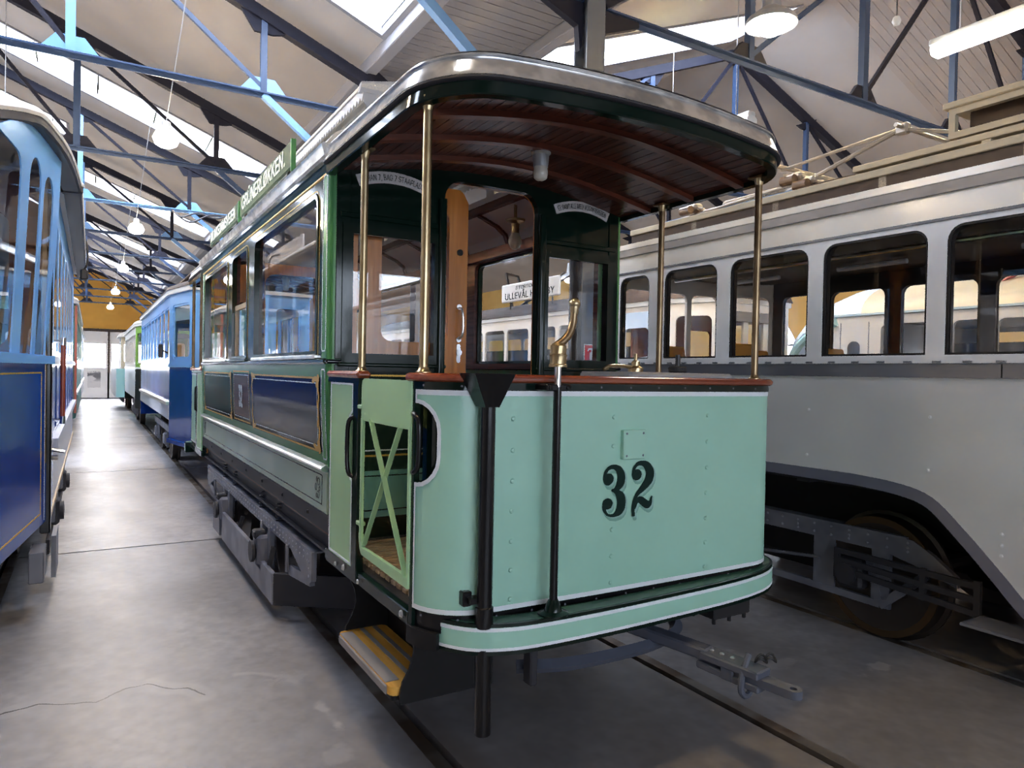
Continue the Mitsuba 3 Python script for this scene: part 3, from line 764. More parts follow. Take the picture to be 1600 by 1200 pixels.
for side, nm in ((-1, 'left'), (1, 'right')):
    xo = X0 if side < 0 else X1
    xi = xo - side * 0.03
    holes = [rr(a, b, WZ0, WZ1, 0.07, 'top') for a, b in wins]
    # upper side with its window openings
    up = put(TR, 'window_wall', px_(sbox(Y0 + 0.02, 1.70, Y1 - 0.02, 2.68).difference(unary_union(holes)), xo, xi), 'm_dkgreen')
    put(TR, 'inner_lining', px_(sbox(Y0 + 0.04, 1.67, Y1 - 0.04, 2.70).difference(unary_union(holes)), xi, xi - side * 0.03), 'm_mahoganydark')
    for i, (a, b) in enumerate(wins):
        g = rr(a, b, WZ0, WZ1, 0.07, 'top')
        put(TR, 'window_frame', px_(g.buffer(0.006).difference(g.buffer(-0.022)), xo + side * 0.008, xi), 'm_dkgreen')
        if i == 1:
            # dropped window: the pane stands half-way down in a tan frame, a curtain behind the opening
            q = sbox(a + 0.02, 1.70, b - 0.02, 2.17)
            fr = put(TR, 'dropped_window', px_(ring(q, 0.04), xi + side * 0.012, xi - side * 0.012), 'm_tan')
            put(fr, 'pane', sheet(q.buffer(-0.038), lambda y, z: (xi, y, z)), 'm_glass')
            if side < 0:
                put(TR, 'curtain', px_(sbox(a - 0.03, 1.75, a + 0.35, 2.6), xi + 0.07, xi + 0.09), 'm_curtain')
        else:
            put(TR, 'window_pane', sheet(g, lambda y, z: (xi + side * 0.008, y, z)), 'm_glass')
        put(TR, 'window_sill', B(xo + side * 0.022, xi, a - 0.01, b + 0.01, WZ0 - 0.022, WZ0 + 0.002, 0.006), 'm_silver' if i != 1 else 'm_dkgreen')
        gl = g.buffer(0.022).difference(g.buffer(0.016))
        put(TR, 'gold_line', px_(gl.intersection(sbox(0, WZ0, 20, 3)), xo + side * 0.0015, xo), 'm_gold')
    # belt
    put(TR, 'belt_rail', B(xo + side * 0.018, xi, Y0 + 0.02, Y1 - 0.02, 1.665, 1.695, 0.008), 'm_dkgreen')
    put(TR, 'belt_strip', side_decal(sbox(Y0 + 0.02, 1.595, Y1 - 0.02, 1.668), side, 0.001), 'm_green', 40)
    put(TR, 'waist_panel', side_decal(sbox(Y0 + 0.02, 1.135, Y1 - 0.02, 1.60), side, 0.0), 'm_navy', 40)
    put(TR, 'waist_strip', side_decal(sbox(Y0 + 0.02, 1.12, Y1 - 0.02, 1.195), side, 0.0012), 'm_green', 40)
    for i, (a, b) in enumerate(((3.78, 5.62), (5.72, 6.44), (6.54, 8.25))):
        f = sbox(a, 1.185, b, 1.60) if i != 1 else sbox(a, 1.20, b, 1.62)
        put(TR, 'gold_frame', side_decal(ring(f.buffer(-0.004), 0.012), side, 0.003), 'm_gold', 40)
        put(TR, 'white_line', side_decal(ring(f.buffer(-0.035, join_style='mitre'), 0.006), side, 0.003), 'm_line', 40)
        if i == 1:
            put(TR, 'number_panel', side_decal(f.buffer(-0.045, join_style='mitre'), side, 0.0025), 'm_mahoganydark', 40)
        else:
            for (yy, sy) in ((a, 1), (b, -1)):
                put(TR, 'gold_scroll', [side_decal(scroll_at(yy, 1.60, sy, -1, 1.25), side, 0.004), side_decal(scroll_at(yy, 1.19, sy, 1, 1.25), side, 0.004)], 'm_gold', 40)
    # rub rail and rocker panel
    P_ = [(X0 + 0.055, Y1 - 0.03), (X0 + 0.055, Y0 + 0.04)] if side < 0 else [(X1 - 0.055, Y0 + 0.04), (X1 - 0.055, Y1 - 0.03)]
    put(TR, 'rub_rail', sweep(P_, [(-0.01, 1.10), (0.05, 1.10), (0.068, 1.108), (0.072, 1.118), (0.060, 1.128), (0.0, 1.150), (-0.01, 1.15)]), 'm_chrome', 30)
    put(TR, 'rocker_panel', sweep(P_, [(-0.01, 0.875), (0.035, 0.875), (0.04, 0.89), (0.04, 1.09), (0.03, 1.10), (-0.01, 1.10)]), 'm_rocker')
    xr = (X0 + 0.015) if side < 0 else (X1 - 0.015)
    fr = ring(sbox(Y0 + 0.12, 0.915, Y1 - 0.12, 1.075), 0.005)
    orn = []
    for yy, sy in ((Y0 + 0.14, 1), (Y1 - 0.14, -1)):
        for (dy, dz, r) in ((0.05, 0.035, 0.022), (0.05, -0.035, 0.022), (0.10, 0.0, 0.02), (0.03, 0.0, 0.014), (0.085, 0.045, 0.014), (0.085, -0.045, 0.014)):
            c = Point(yy + sy * dy, 0.995 + dz); orn.append(c.buffer(r, quad_segs=5).difference(c.buffer(r - 0.005, quad_segs=5)))
    put(TR, 'rocker_line', px_(unary_union([fr] + orn), xr + side * 0.0008, xr + side * 0.002), 'm_black')
    put(TR, 'side_sill', B(xr, xr - side * 0.05, Y0 - 0.02, Y1 + 0.02, 0.785, 0.875), 'm_truckdark')
    put(TR, 'frame_channel', [B(xr - side * 0.05, xr - side * 0.10, Y0 - 0.2, Y1 + 0.2, 0.66, 0.79), B(xr - side * 0.02, xr - side * 0.12, Y0 - 0.2, Y1 + 0.2, 0.655, 0.67)], 'm_truckdark')
    put(TR, 'sill_bolt', hemis([(xr, y, 0.90 if False else 0.83) for y in np.arange(Y0 + 0.4, Y1, 0.62)], 0.012, (side, 0, 0)), 'm_black', 30, kind='stuff')
    # corner posts
    for yb, sy in ((Y0, 1), (Y1, -1)):
        xa, xb = sorted((xo + side * 0.004, xo - side * 0.10)); ya, yc = sorted((yb - sy * 0.004, yb + sy * 0.135))
        po = put(TR, 'corner_post', pz_(rr(xa, xb, ya, yc, 0.035), 1.69, 2.70), 'm_green', 30)
        lo = pz_(rr(xa, xb, ya, yc, 0.035), 1.13, 1.67)
        lo = lo.subdivide_to_size(0.09)
        lo.vertices[:, 0] += -side * side_x(lo.vertices[:, 2])
        put(po, 'lower_post', lo, 'm_green', 30)
        put(po, 'bead', B(xo + side * 0.014, xo - side * 0.10, yb - sy * 0.014, yb + sy * 0.14, 1.668, 1.69, 0.009), 'm_navy')
        for z0_, z1_ in ((1.73, 2.655), (1.16, 1.64)):
            q = sbox(min(yb + sy * 0.03, yb + sy * 0.11), z0_, max(yb + sy * 0.03, yb + sy * 0.11), z1_)
            q = q.buffer(-0.015).buffer(0.015, join_style='bevel')
            put(po, 'white_line', side_decal(ring(q, 0.007), side, 0.006) if z0_ < 1.5 else px_(ring(q, 0.007), xo + side * 0.004, xo + side * 0.006), 'm_line')
    for yb, sy in ((Y0, 1), (Y1, -1)):
        put(TR, 'post_face', [B(xo - side * 0.032, xo - side * 0.108, yb - sy * 0.008, yb, 0.9, 1.665, 0.003), B(xo - side * 0.032, xo - side * 0.108, yb - sy * 0.008, yb, 1.692, 2.70, 0.003)], 'm_dkgreen')
    # cornice along the body roof
    PC = [(X0, Y1 + 0.0), (X0, Y0 - 0.0)] if side < 0 else [(X1, Y0 - 0.0), (X1, Y1)]
    put(TR, 'cornice', sweep(PC, [(-0.03, 2.725), (0.02, 2.725), (0.035, 2.735), (0.045, 2.775), (0.052, 2.79), (0.04, 2.80), (-0.03, 2.80)]), 'm_silver', 30)
    put(TR, 'eave_board', sweep(PC, [(-0.03, 2.665), (0.004, 2.665), (0.012, 2.69), (0.022, 2.70), (0.022, 2.727), (-0.03, 2.727)]), 'm_dkgreen', 30)
    put(TR, 'gold_moulding', sweep(PC, [(0.0, 2.648), (0.006, 2.652), (0.006, 2.662), (0.0, 2.666)]), 'm_gold', 30)
# number 32 in silver on the side panels
for side in (-1, 1):
    m = text('32', 0.17, 0.15, 0.002, bold=True)
    if side < 0: facing(m, (X0 + side_x(1.40) - 0.006, 6.08 + 0.075, 1.325), (0, -1, 0))
    else: facing(m, (X1 - side_x(1.40) + 0.006, 6.08 - 0.075, 1.325), (0, 1, 0))
    m.vertices[:, 0] += -side * (side_x(m.vertices[:, 2]) - side_x(1.40))
    put(TR, 'side_number', m, 'm_line')

# --- end bulkheads with the doorway
def bulkhead(yb, sy, front):
    """yb outer face; sy=+1: the saloon lies at larger y"""
    top = [(x, 2.70 + 0.16 * math.cos((x - XC) / HW * math.pi / 2)) for x in np.linspace(X1 - 0.05, X0 + 0.05, 21)]
    out = Polygon([(X0 + 0.05, 0.70), (X1 - 0.05, 0.70)] + top)
    wl, wr = (XC - 0.865, XC - 0.35), (XC + 0.36, XC + 0.865)
    door = rr(XC - 0.312, XC + 0.312, 0.70, 2.72, 0.11, 'top')
    g = out.difference(unary_union([sbox(wl[0], 1.70, wl[1], 2.375), sbox(wr[0], 1.70, wr[1], 2.375), door, sbox(XC - .31, .69, XC + .31, .8)]))
    y2 = yb + sy * 0.045
    key = put(TR, 'bulkhead', py_(g, yb, y2), 'm_dkgreen')
    put(key, 'inner_lining', py_(g, y2, y2 + sy * 0.01), 'm_oak')
    for a, b in (wl, wr):
        q = sbox(a, 1.70, b, 2.375)
        put(key, 'window_frame', py_(q.buffer(0.03, join_style='mitre').difference(q.buffer(-0.025, join_style='mitre')), yb - sy * 0.018, yb), 'm_dkgreen')
        put(key, 'window_frame', py_(q.difference(q.buffer(-0.018, join_style='mitre')), yb - sy * 0.004, y2 + sy * 0.004), 'm_navy')
        put(key, 'window_pane', sheet(q, lambda x, z: (x, yb + sy * 0.02, z)), 'm_glass')
        put(key, 'sill', B(a - 0.05, b + 0.05, yb - sy * 0.03, yb, 1.655, 1.675, 0.006), 'm_dkgreen')
        # lower panels: dark with gold and white lining, teal beneath
        q = sbox(a - 0.06, 1.175, b + 0.06, 1.615)
        put(key, 'gold_line', py_(ring(q, 0.010), yb - sy * 0.003, yb), 'm_gold')
        put(key, 'white_line', py_(ring(q.buffer(-0.03, join_style='mitre'), 0.007), yb - sy * 0.003, yb), 'm_line')
        put(key, 'gold_scroll', py_(unary_union([scroll_at(a - 0.06, 1.18, 1, 1, 0.8), scroll_at(b + 0.06, 1.18, -1, 1, 0.8), scroll_at(a - 0.06, 1.61, 1, -1, 0.8), scroll_at(b + 0.06, 1.61, -1, -1, 0.8)]), yb - sy * 0.004, yb), 'm_gold')
        put(key, 'lower_panel', B(a - 0.075, b + 0.045, yb - sy * 0.006, yb, 0.85, 1.10), 'm_teal')
        put(key, 'lining', py_(ring(sbox(a - 0.06, 0.885, b + 0.03, 1.075), 0.006), yb - sy * 0.008, yb - sy * 0.006), 'm_black')
    for xx in (XC - 0.332, XC + 0.335):
        put(key, 'door_post', pz_(rr(xx - 0.022, xx + 0.022, min(yb - sy * 0.035, yb), max(yb - sy * 0.035, yb), 0.012), 0.72, 2.60), 'm_dkgreen', 30)
    put(key, 'cross_rail', B(X0 + 0.05, XC - 0.35, yb - sy * 0.012, yb, 2.43, 2.46, 0.005), 'm_dkgreen')
    put(key, 'cross_rail', B(XC + 0.35, X1 - 0.05, yb - sy * 0.012, yb, 2.43, 2.46, 0.005), 'm_dkgreen')
    return key
bk = bulkhead(Y0, 1, True)
bk2 = bulkhead(Y1, -1, False)
def arched_sign(parent, cx, zc, R, w, h, txt, y):
    a0 = w / 2 / R
    ang = np.linspace(-a0, a0, 17)
    outer = [(cx + (R + h / 2) * math.sin(a), zc - R + (R + h / 2) * math.cos(a)) for a in ang]
    inner = [(cx + (R - h / 2) * math.sin(a), zc - R + (R - h / 2) * math.cos(a)) for a in ang[::-1]]
    key = put(parent, 'notice', py_(Polygon(outer + inner), y - 0.006, y), 'm_plate', label='curved enamel notice')
    m = text(txt, h * 0.5, w * 0.90, 0.002)
    v = m.vertices
    a = (v[:, 0] / (w * 0.90) - 0.5) * 2 * a0 * 0.90
    rad = R - h * 0.25 + v[:, 1]
    m.vertices = np.stack([cx + rad * np.sin(a), y - 0.006 - v[:, 2], zc - R + rad * np.cos(a)], 1)
    m.invert() if False else None
    put(key, 'lettering', m, 'm_ink')
arched_sign(TR, 1.395, 2.672, 0.52, 0.42, 0.062, 'FORAN 7, BAG 7 STAAPLADSE', Y0 - 0.001)
arched_sign(TR, 2.645, 2.690, 0.52, 0.42, 0.062, 'EI SAMTALE MED VOGNFØREREN', Y0 - 0.001)
# sliding door of oak, half open behind the left bulkhead window
dy = Y0 + 0.075
dg = Polygon([(1.26, 0.74), (1.885, 0.74)] + [(1.885, 2.62)] + [(1.885 - 0.03, 2.67), (1.83, 2.69), (1.32, 2.69), (1.26, 2.66)])
dg = dg.difference(unary_union([rr(1.36, 1.765, 1.80, 2.56, 0.06), sbox(1.36, 0.9, 1.765, 1.55).buffer(-0.0)]))
sd = put(TR, 'sliding_door', py_(dg, dy, dy + 0.035), 'm_oak', label='varnished orange wooden sliding door')
put(sd, 'pane', sheet(rr(1.36, 1.765, 1.80, 2.56, 0.06), lambda x, z: (x, dy + 0.018, z)), 'm_glass')
put(sd, 'panel', B(1.355, 1.77, dy + 0.012, dy + 0.024, 0.89, 1.56), 'm_oak')
put(sd, 'handle', [tube(smoothpath([(1.835, dy, 2.01), (1.835, dy - 0.035, 2.0), (1.84, dy - 0.045, 1.95), (1.84, dy - 0.045, 1.88), (1.835, dy - 0.035, 1.84), (1.835, dy, 1.83)], 4), 0.007, 8), lathe([(0.016, 0), (0.016, 0.006), (0.001, 0.008)], (1.835, dy - 0.004, 2.015), 10, 'y'), lathe([(0.016, 0), (0.016, 0.006), (0.001, 0.008)], (1.835, dy - 0.004, 1.825), 10, 'y')], 'm_silver', 40, label='chrome pull handle')
put(sd, 'lock_plate', [py_(unary_union([rr(1.822, 1.846, 1.69, 1.80, 0.012)]), dy - 0.005, dy), lathe([(0.018, 0), (0.018, 0.012), (0.001, 0.014)], (1.834, dy - 0.016, 1.75), 12, 'y')], 'm_silver', 40)
put(sd, 'peep_hole', lathe([(0.001, -0.003), (0.019, -0.003), (0.019, 0.001), (0.001, 0.001)], (1.834, dy - 0.002, 2.33), 16, 'y'), 'm_black')
put(TR, 'wall_lining', B(1.12, 1.22, Y0 + 0.06, Y0 + 0.09, 0.75, 2.66), 'm_oak')
# saloon floor, ceiling shells, clerestory
put(TR, 'saloon_floor', B(X0 + 0.06, X1 - 0.06, Y0 + 0.02, Y1 - 0.02, 0.74, 0.80), 'm_mahoganydark')
for s in (-1, 1):
    ben = put(TR, 'bench', [B(XC + s * 0.86, XC + s * 0.45, Y0 + 0.75, Y1 - 0.75, 1.18, 1.24, 0.02), B(XC + s * 0.84, XC + s * 0.80, Y0 + 0.75, Y1 - 0.75, 1.24, 1.62, 0.01)], 'm_seatdark')
    shell = LineString([(XC + s * 0.985, 2.775), (XC + s * 0.93, 2.85), (XC + s * 0.82, 2.91), (XC + s * 0.64, 2.96)]).buffer(0.014, cap_style='flat')
    put(TR, 'roof_shell', py_(shell, Y0 - 0.0, Y1 + 0.0), 'm_roofwhite', 30)
    lin = LineString([(XC + s * 0.90, 2.66), (XC + s * 0.86, 2.76), (XC + s * 0.78, 2.82), (XC + s * 0.60, 2.89)]).buffer(0.008, cap_style='flat')
    put(TR, 'ceiling_lining', py_(lin, Y0 + 0.05, Y1 - 0.05), 'm_interiorlight', 30)
    for i, y in enumerate(np.linspace(Y0 + 0.6, Y1 - 0.6, 6)):
        put(TR, 'ceiling_rib', py_(LineString([(XC + s * 0.89, 2.65), (XC + s * 0.85, 2.75), (XC + s * 0.77, 2.81), (XC + s * 0.60, 2.88)]).buffer(0.016, cap_style='flat'), y - 0.022, y + 0.022), 'm_mahoganydark')
    put(TR, 'cant_rail', B(XC + s * 0.90, XC + s * 0.86, Y0 + 0.05, Y1 - 0.05, 2.60, 2.68), 'm_mahoganydark')
    put(TR, 'clerestory_rail', B(XC + s * 0.63, XC + s * 0.57, Y0 + 0.05, Y1 - 0.05, 2.875, 2.93), 'm_mahoganydark')
    ch = [sbox(y + 0.06, 2.99, y + 0.72, 3.19) for y in np.arange(Y0 + 0.36, Y1 - 0.9, 0.78)]
    put(TR, 'clerestory_side', px_(sbox(Y0 + 0.30, 2.93, Y1 - 0.30, 3.24).difference(unary_union(ch)), XC + s * 0.64, XC + s * 0.60), 'm_roofwhite')
    for g in ch:
        put(TR, 'clerestory_pane', sheet(g, lambda y, z: (XC + s * 0.62, y, z)), 'm_glass')
    # pierced fringe under the clerestory roof
    zig = [(Y0 + 0.25, 3.245)]
    for y in np.arange(Y0 + 0.25, Y1 - 0.25, 0.055):
        zig += [(y + 0.005, 3.18), (y + 0.027, 3.155), (y + 0.050, 3.18)]
    zig += [(Y1 - 0.25, 3.245)]
    put(TR, 'roof_fringe', px_(Polygon(zig), XC + s * 0.705, XC + s * 0.712), 'm_lace')
cl = [(XC + u, 3.245 + 0.10 * math.cos(u / 0.72 * math.pi / 2)) for u in np.linspace(-0.72, 0.72, 15)]
put(TR, 'clerestory_roof', py_(Polygon(cl + [(XC + 0.72, 3.225), (XC - 0.72, 3.225)]), Y0 + 0.25, Y1 - 0.25), 'm_roofwhite', 30)
for yy in (Y0 + 0.25, Y1 - 0.29):
    put(TR, 'roof_edge', py_(Polygon([(a, b + 0.012) for a, b in cl] + [(XC + 0.73, 3.20), (XC - 0.73, 3.20)]), yy, yy + 0.04), 'm_lace', 30)
    zig = [(XC - 0.71, 3.215)]
    for x in np.arange(XC - 0.71, XC + 0.68, 0.055):
        zig += [(x + 0.005, 3.15), (x + 0.027, 3.12), (x + 0.05, 3.15)]
    put(TR, 'roof_fringe', py_(Polygon(zig + [(XC + 0.71, 3.215)]), yy + 0.005, yy + 0.012), 'm_lace')
for yy in (Y0 + 0.32, Y1 - 0.35):
    put(TR, 'clerestory_end', py_(Polygon([(XC - 0.62, 2.80), (XC + 0.62, 2.80), (XC + 0.62, 3.23), (XC - 0.62, 3.23)]), yy, yy + 0.03), 'm_roofwhite')
put(TR, 'roof_bell', [B(XC - 0.30, XC - 0.20, Y0 + 0.35, Y0 + 0.55, 3.30, 3.36, 0.01), B(XC - 0.27, XC - 0.23, Y0 + 0.30, Y0 + 0.42, 3.33, 3.41, 0.01)], 'm_lace')
lamp = put(TR, 'saloon_lamp', lathe([(0.075, 0.10), (0.07, 0.085), (0.03, 0.07), (0.03, 0.0), (0.034, 0.0), (0.034, 0.0)], (2.655, 4.45, 2.66), 16), 'm_brassdark', 30)
put(lamp, 'glass_bulb', lathe([(0.028, 0.0), (0.048, -0.04), (0.05, -0.07), (0.035, -0.105), (0.012, -0.118), (0.001, -0.12)], (2.655, 4.45, 2.66), 16), 'm_lampglass', 50)
put(lamp, 'bracket', rod((2.655, 4.45, 2.75), (2.655, 4.45, 2.875), 0.012, 8), 'm_brassdark')

# --- destination boards on the roof edges
def board(y0, y1, z0, z1, side, txt, lab, lh):
    xo = X0 + 0.035 if side < 0 else X1 - 0.035
    key = put(TR, 'destination_board', B(xo, xo - side * 0.022, y0, y1, z0, z1, 0.004), 'm_sign', label=lab)
    w = (y1 - y0)
    m = text(txt, lh, w * 0.86, 0.003, bold=True)
    if side < 0: facing(m, (xo - 0.001, y1 - w * 0.05, z0 + (z1 - z0 - lh) / 2 + 0.01), (0, -1, 0))
    else: facing(m, (xo + 0.001, y0 + w * 0.05, z0 + (z1 - z0 - lh) / 2 + 0.01), (0, 1, 0))
    put(key, 'lettering', m, 'm_signletter')
    for yy in (y0 + 0.15, y1 - 0.15):
        put(key, 'bracket', bar((xo - side * 0.02, yy, z0 - 0.10), (xo - side * 0.02, yy, z1 - 0.02), 0.02, 0.012), 'm_iron')
    put(key, 'end_strip', B(xo - side * -0.003, xo - side * 0.028, y0 - 0.004, y0 + 0.012, z0 - 0.03, z1 + 0.006), 'm_green')
board(4.62, 6.42, 2.93, 3.10, -1, 'GRÜNERLØKKEN.', 'dark green board lettered GRÜNERLØKKEN', 0.105)
board(6.50, 8.20, 2.93, 3.08, -1, 'MUNKEDAMSVEIEN', 'dark green board lettered MUNKEDAMSVEIEN', 0.10)
board(3.85, 5.75, 2.90, 3.08, 1, 'MUNKEDAMSVEIEN', 'dark green board lettered MUNKEDAMSVEIEN on the far side', 0.12)
board(5.90, 7.70, 2.90, 3.08, 1, 'GRÜNERLØKKEN.', 'dark green board lettered GRÜNERLØKKEN on the far side', 0.12)

# --- platforms (the rear one is the front one turned about the middle of the car)
def turn(m):
    m = m.copy(); m.vertices = m.vertices * [-1, -1, 1] + [2 * XC, 2 * YM, 0]
    return m
XD0, XD1, YD, RD = 1.06, 2.945, 2.288, 0.21
def plan(x0, x1, yf, r, yl, yr, bow=0.025, n=9):
    L_ = arc(x0 + r, yf + bow + r, r, 180, 270, n)
    R_ = arc(x1 - r, yf + bow + r, r, 270, 360, n)
    xs = np.linspace(x0 + r, x1 - r, 15)[1:-1]; c = (x0 + x1) / 2; w = (x1 - x0) / 2 - r
    mid = np.stack([xs, yf + bow * ((xs - c) / w) ** 2], 1)
    return np.vstack([[[x0, yl]], L_, mid, R_, [[x1, yr]]])
def platform(rear):
    tf = turn if rear else (lambda m: m)
    def P(parent, name, m, mat, smooth=False, **k):
        m = cat_(m) if isinstance(m, list) else m
        return put(parent, name, tf(m), mat, smooth, **k)
    # canopy
    cp = plan(1.03, 2.99, 2.24, 0.30, Y0, Y0, 0.03)
    zo = 0.042 * (1 - np.clip(np.abs(cp[:, 0] - XC) / 0.98, 0, 1) ** 2)
    zo[np.isclose(cp[:, 1], Y0)] = 0
    cp3 = np.column_stack([cp, zo])
    P(TR, 'canopy_fascia', sweep(cp3, [(-0.04, 2.636), (0.0, 2.636), (0.004, 2.641), (0.004, 2.688), (-0.04, 2.688)]), 'm_dkgreen', 30)
    P(TR, 'canopy_bead', sweep(cp3, [(-0.03, 2.686), (0.012, 2.686), (0.022, 2.693), (0.022, 2.701), (0.012, 2.708), (-0.03, 2.708)]), 'm_truckdark', 40)
    P(TR, 'canopy_cornice', sweep(cp3, [(-0.06, 2.706), (0.014, 2.707), (0.010, 2.722), (-0.012, 2.772), (-0.014, 2.780), (-0.006, 2.784), (-0.006, 2.791), (-0.014, 2.796), (-0.06, 2.798)]), 'm_silver', 40)
    rings = []
    pc = np.array([XC, 2.95])
    for sc, z in ((0.985, 2.80), (0.8, 2.85), (0.5, 2.89), (0.2, 2.91)):
        q = cp.copy(); q[:, 0] = XC + (q[:, 0] - XC) * sc; q[:, 1] = Y0 - (Y0 - q[:, 1]) * (0.5 + 0.5 * sc)
        rings.append(np.column_stack([q, np.full(len(q), z) + zo]))
    n = len(cp); V = np.vstack(rings); F = []
    for k in range(3):
        for i in range(n - 1):
            a = k * n + i
            F += [[a, a + 1, a + n + 1], [a, a + n + 1, a + n]]
    F += [[3 * n, 3 * n + i, 3 * n + i + 1] for i in range(1, n - 1)]
    P(TR, 'canopy_roof', tri(V, F), 'm_roofwhite', 40)
    # boarded ceiling
    cw = 0.062; inner = Polygon(plan(1.06, 2.96, 2.27, 0.28, Y0, Y0, 0.03))
    zc = lambda x: 2.655 + 0.125 * math.cos((x - XC) / 0.98 * math.pi / 2)
    for i in range(31):
        xa = XC - 15.5 * cw + i * cw
        g = inner.intersection(sbox(xa + 0.002, 0, xa + cw - 0.002, 9))
        if g.is_empty: continue
        m = ext(g, 0.012)
        z0_, z1_ = zc(max(xa, 1.04)), zc(min(xa + cw, 2.98))
        m.vertices[:, 2] += z0_ + (z1_ - z0_) * (m.vertices[:, 0] - xa) / cw
        P(TR, 'ceiling_board', m, 'm_mahoganydark')
    for y in (2.62, 2.98, 3.34):
        gx = [x for x in np.linspace(1.075, 2.945, 25)]
        poly = Polygon([(x, zc(x) + 0.004) for x in gx] + [(x, zc(x) - 0.026) for x in gx[::-1]])
        P(TR, 'canopy_rib', py_(poly, y - 0.025, y + 0.025), 'm_mahoganyrib', 20)
    # lamp
    lx, ly = 1.945, 3.02
    lk = P(TR, 'canopy_lamp', lathe([(0.001, 0.10), (0.05, 0.10), (0.052, 0.07), (0.042, 0.06), (0.038, 0.0), (0.001, 0.0)], (lx, ly, 2.68), 16), 'm_galv', 30)
    P(lk, 'glass_jar', lathe([(0.034, 0.0), (0.038, -0.03), (0.034, -0.055), (0.02, -0.066), (0.001, -0.068)], (lx, ly, 2.68), 16), 'm_lampglass', 50)
    # brass posts
    for (px, py) in ((1.088, 2.485), (1.088, 3.20), (2.932, 2.485), (2.932, 3.20)):
        k = P(TR, 'brass_post', lathe([(0.0175, 1.63), (0.0175, 2.665)], (px, py, 0), 14), 'm_brass' if px < 2 else 'm_brassdark', 40)
        P(k, 'foot', lathe([(0.03, 1.628), (0.03, 1.634), (0.022, 1.64), (0.018, 1.652)], (px, py, 0), 14), 'm_brass', 40)
        P(k, 'top_flange', [B(px - 0.035, px + 0.035, py - 0.045, py + 0.045, 2.655, 2.667, 0.003), lathe([(0.017, 2.62), (0.024, 2.645), (0.026, 2.66)], (px, py, 0), 14)], 'm_brass', 30)
    # floor
    fp = Polygon(plan(1.085, 2.935, 2.31, 0.24, Y0, Y0))
    P(TR, 'platform_floor', pz_(fp, 0.66, 0.715), 'm_truckdark')
    for y in np.arange(2.44, 3.56, 0.065):
        P(TR, 'floor_slat', B(1.12, 2.90, y, y + 0.042, 0.715, 0.735, 0.003), 'm_slat')
    for xx in (1.055, 2.925):
        P(TR, 'floor_sill', B(xx, xx + 0.04, 2.52, Y0 + 0.02, 0.655, 0.71, 0.004), 'm_dkgreen')
    # dash
    DP = Path(plan(XD0, XD1, YD, RD, 2.518, Y0 - 0.06, 0.012))
    full = DP.L
    notch = unary_union([rr(-0.2, 0.145, 1.215, 1.515, 0.10)])
    body = sbox(0.0, 0.735, full, 1.57).difference(notch)
    dk = P(TR, 'dash_panel', [DP.decal(body, 0.0), DP.decal(body, -0.02)], 'm_mint', 40)
    line = unary_union([sbox(0.0, 1.548, full, 1.568), sbox(0.0, 0.737, full, 0.755), sbox(0.028, 0.737, 0.041, 1.568)]).difference(notch.buffer(0.001)).intersection(sbox(0.028, 0, 99, 3))
    line = unary_union([line, notch.buffer(0.016).difference(notch).intersection(sbox(0.028, 1, 1, 2))])
    line = line.difference(sbox(-1, 1.215, 0.05, 1.515))
    P(dk, 'white_line', DP.decal(line, 0.0025), 'm_line', 40)
    P(dk, 'edge_post', DP.band(0.0, 0.027, 0.66, 1.60, -0.02, 0.003), 'm_dkgreen')
    P(dk, 'grip_recess', DP.decal(notch.intersection(sbox(0, 0, 1, 3)), -0.045), 'm_dkgreen', 40)
    P(dk, 'recess_edge', [DP.band(0.002, 0.15, 1.205, 1.215, -0.05, -0.001), DP.band(0.002, 0.15, 1.515, 1.525, -0.05, -0.001)], 'm_dkgreen')
    hp = [(0.02, 1.475, 0.004), (0.045, 1.47, 0.012), (0.068, 1.445, 0.014), (0.072, 1.37, 0.014), (0.068, 1.285, 0.014), (0.045, 1.255, 0.012), (0.02, 1.25, 0.004)]
    P(dk, 'grip', tube(smoothpath([[*DP.at(s, o), z] for s, z, o in hp], 4), 0.010, 10), 'm_black', 40)
    P(TR, 'dash_band', DP.band(0.0, full, 1.568, 1.60, -0.018, 0.004), 'm_dkgreen', 30)
    P(TR, 'dash_foot', DP.band(0.0, full, 0.66, 0.738, -0.05, -0.012), 'm_black', 30)
    DR = Path(DP.P); s0 = 0.0
    prof = [(-0.055, 1.598), (0.012, 1.598), (0.022, 1.604), (0.024, 1.614), (0.020, 1.624), (0.008, 1.630), (-0.045, 1.630), (-0.055, 1.624)]
    P(TR, 'dash_rail', sweep(np.vstack([[DP.P[0] + [0, 0.02]], DP.P[1:]]), prof), 'm_mahogany', 40, label='varnished mahogany dash rail')
    # rivets, hatch, number
    pts, nrm = [], None
    ms = []
    for rx in (1.378, 1.857, 2.400):
        s = DP.s_of((rx, YD)); n_ = DP.normal(s)
        for z in (1.462, 1.342, 1.225, 1.11, 0.995, 0.885, 0.775):
            if rx == 1.857 and z in (1.225, 1.11): continue
            x, y = DP.at(s, 0.0); ms.append(hemis([(x, y, z)], 0.0105, n_, 8))
    P(dk, 'rivet', ms, 'm_mint', 30, kind='stuff')
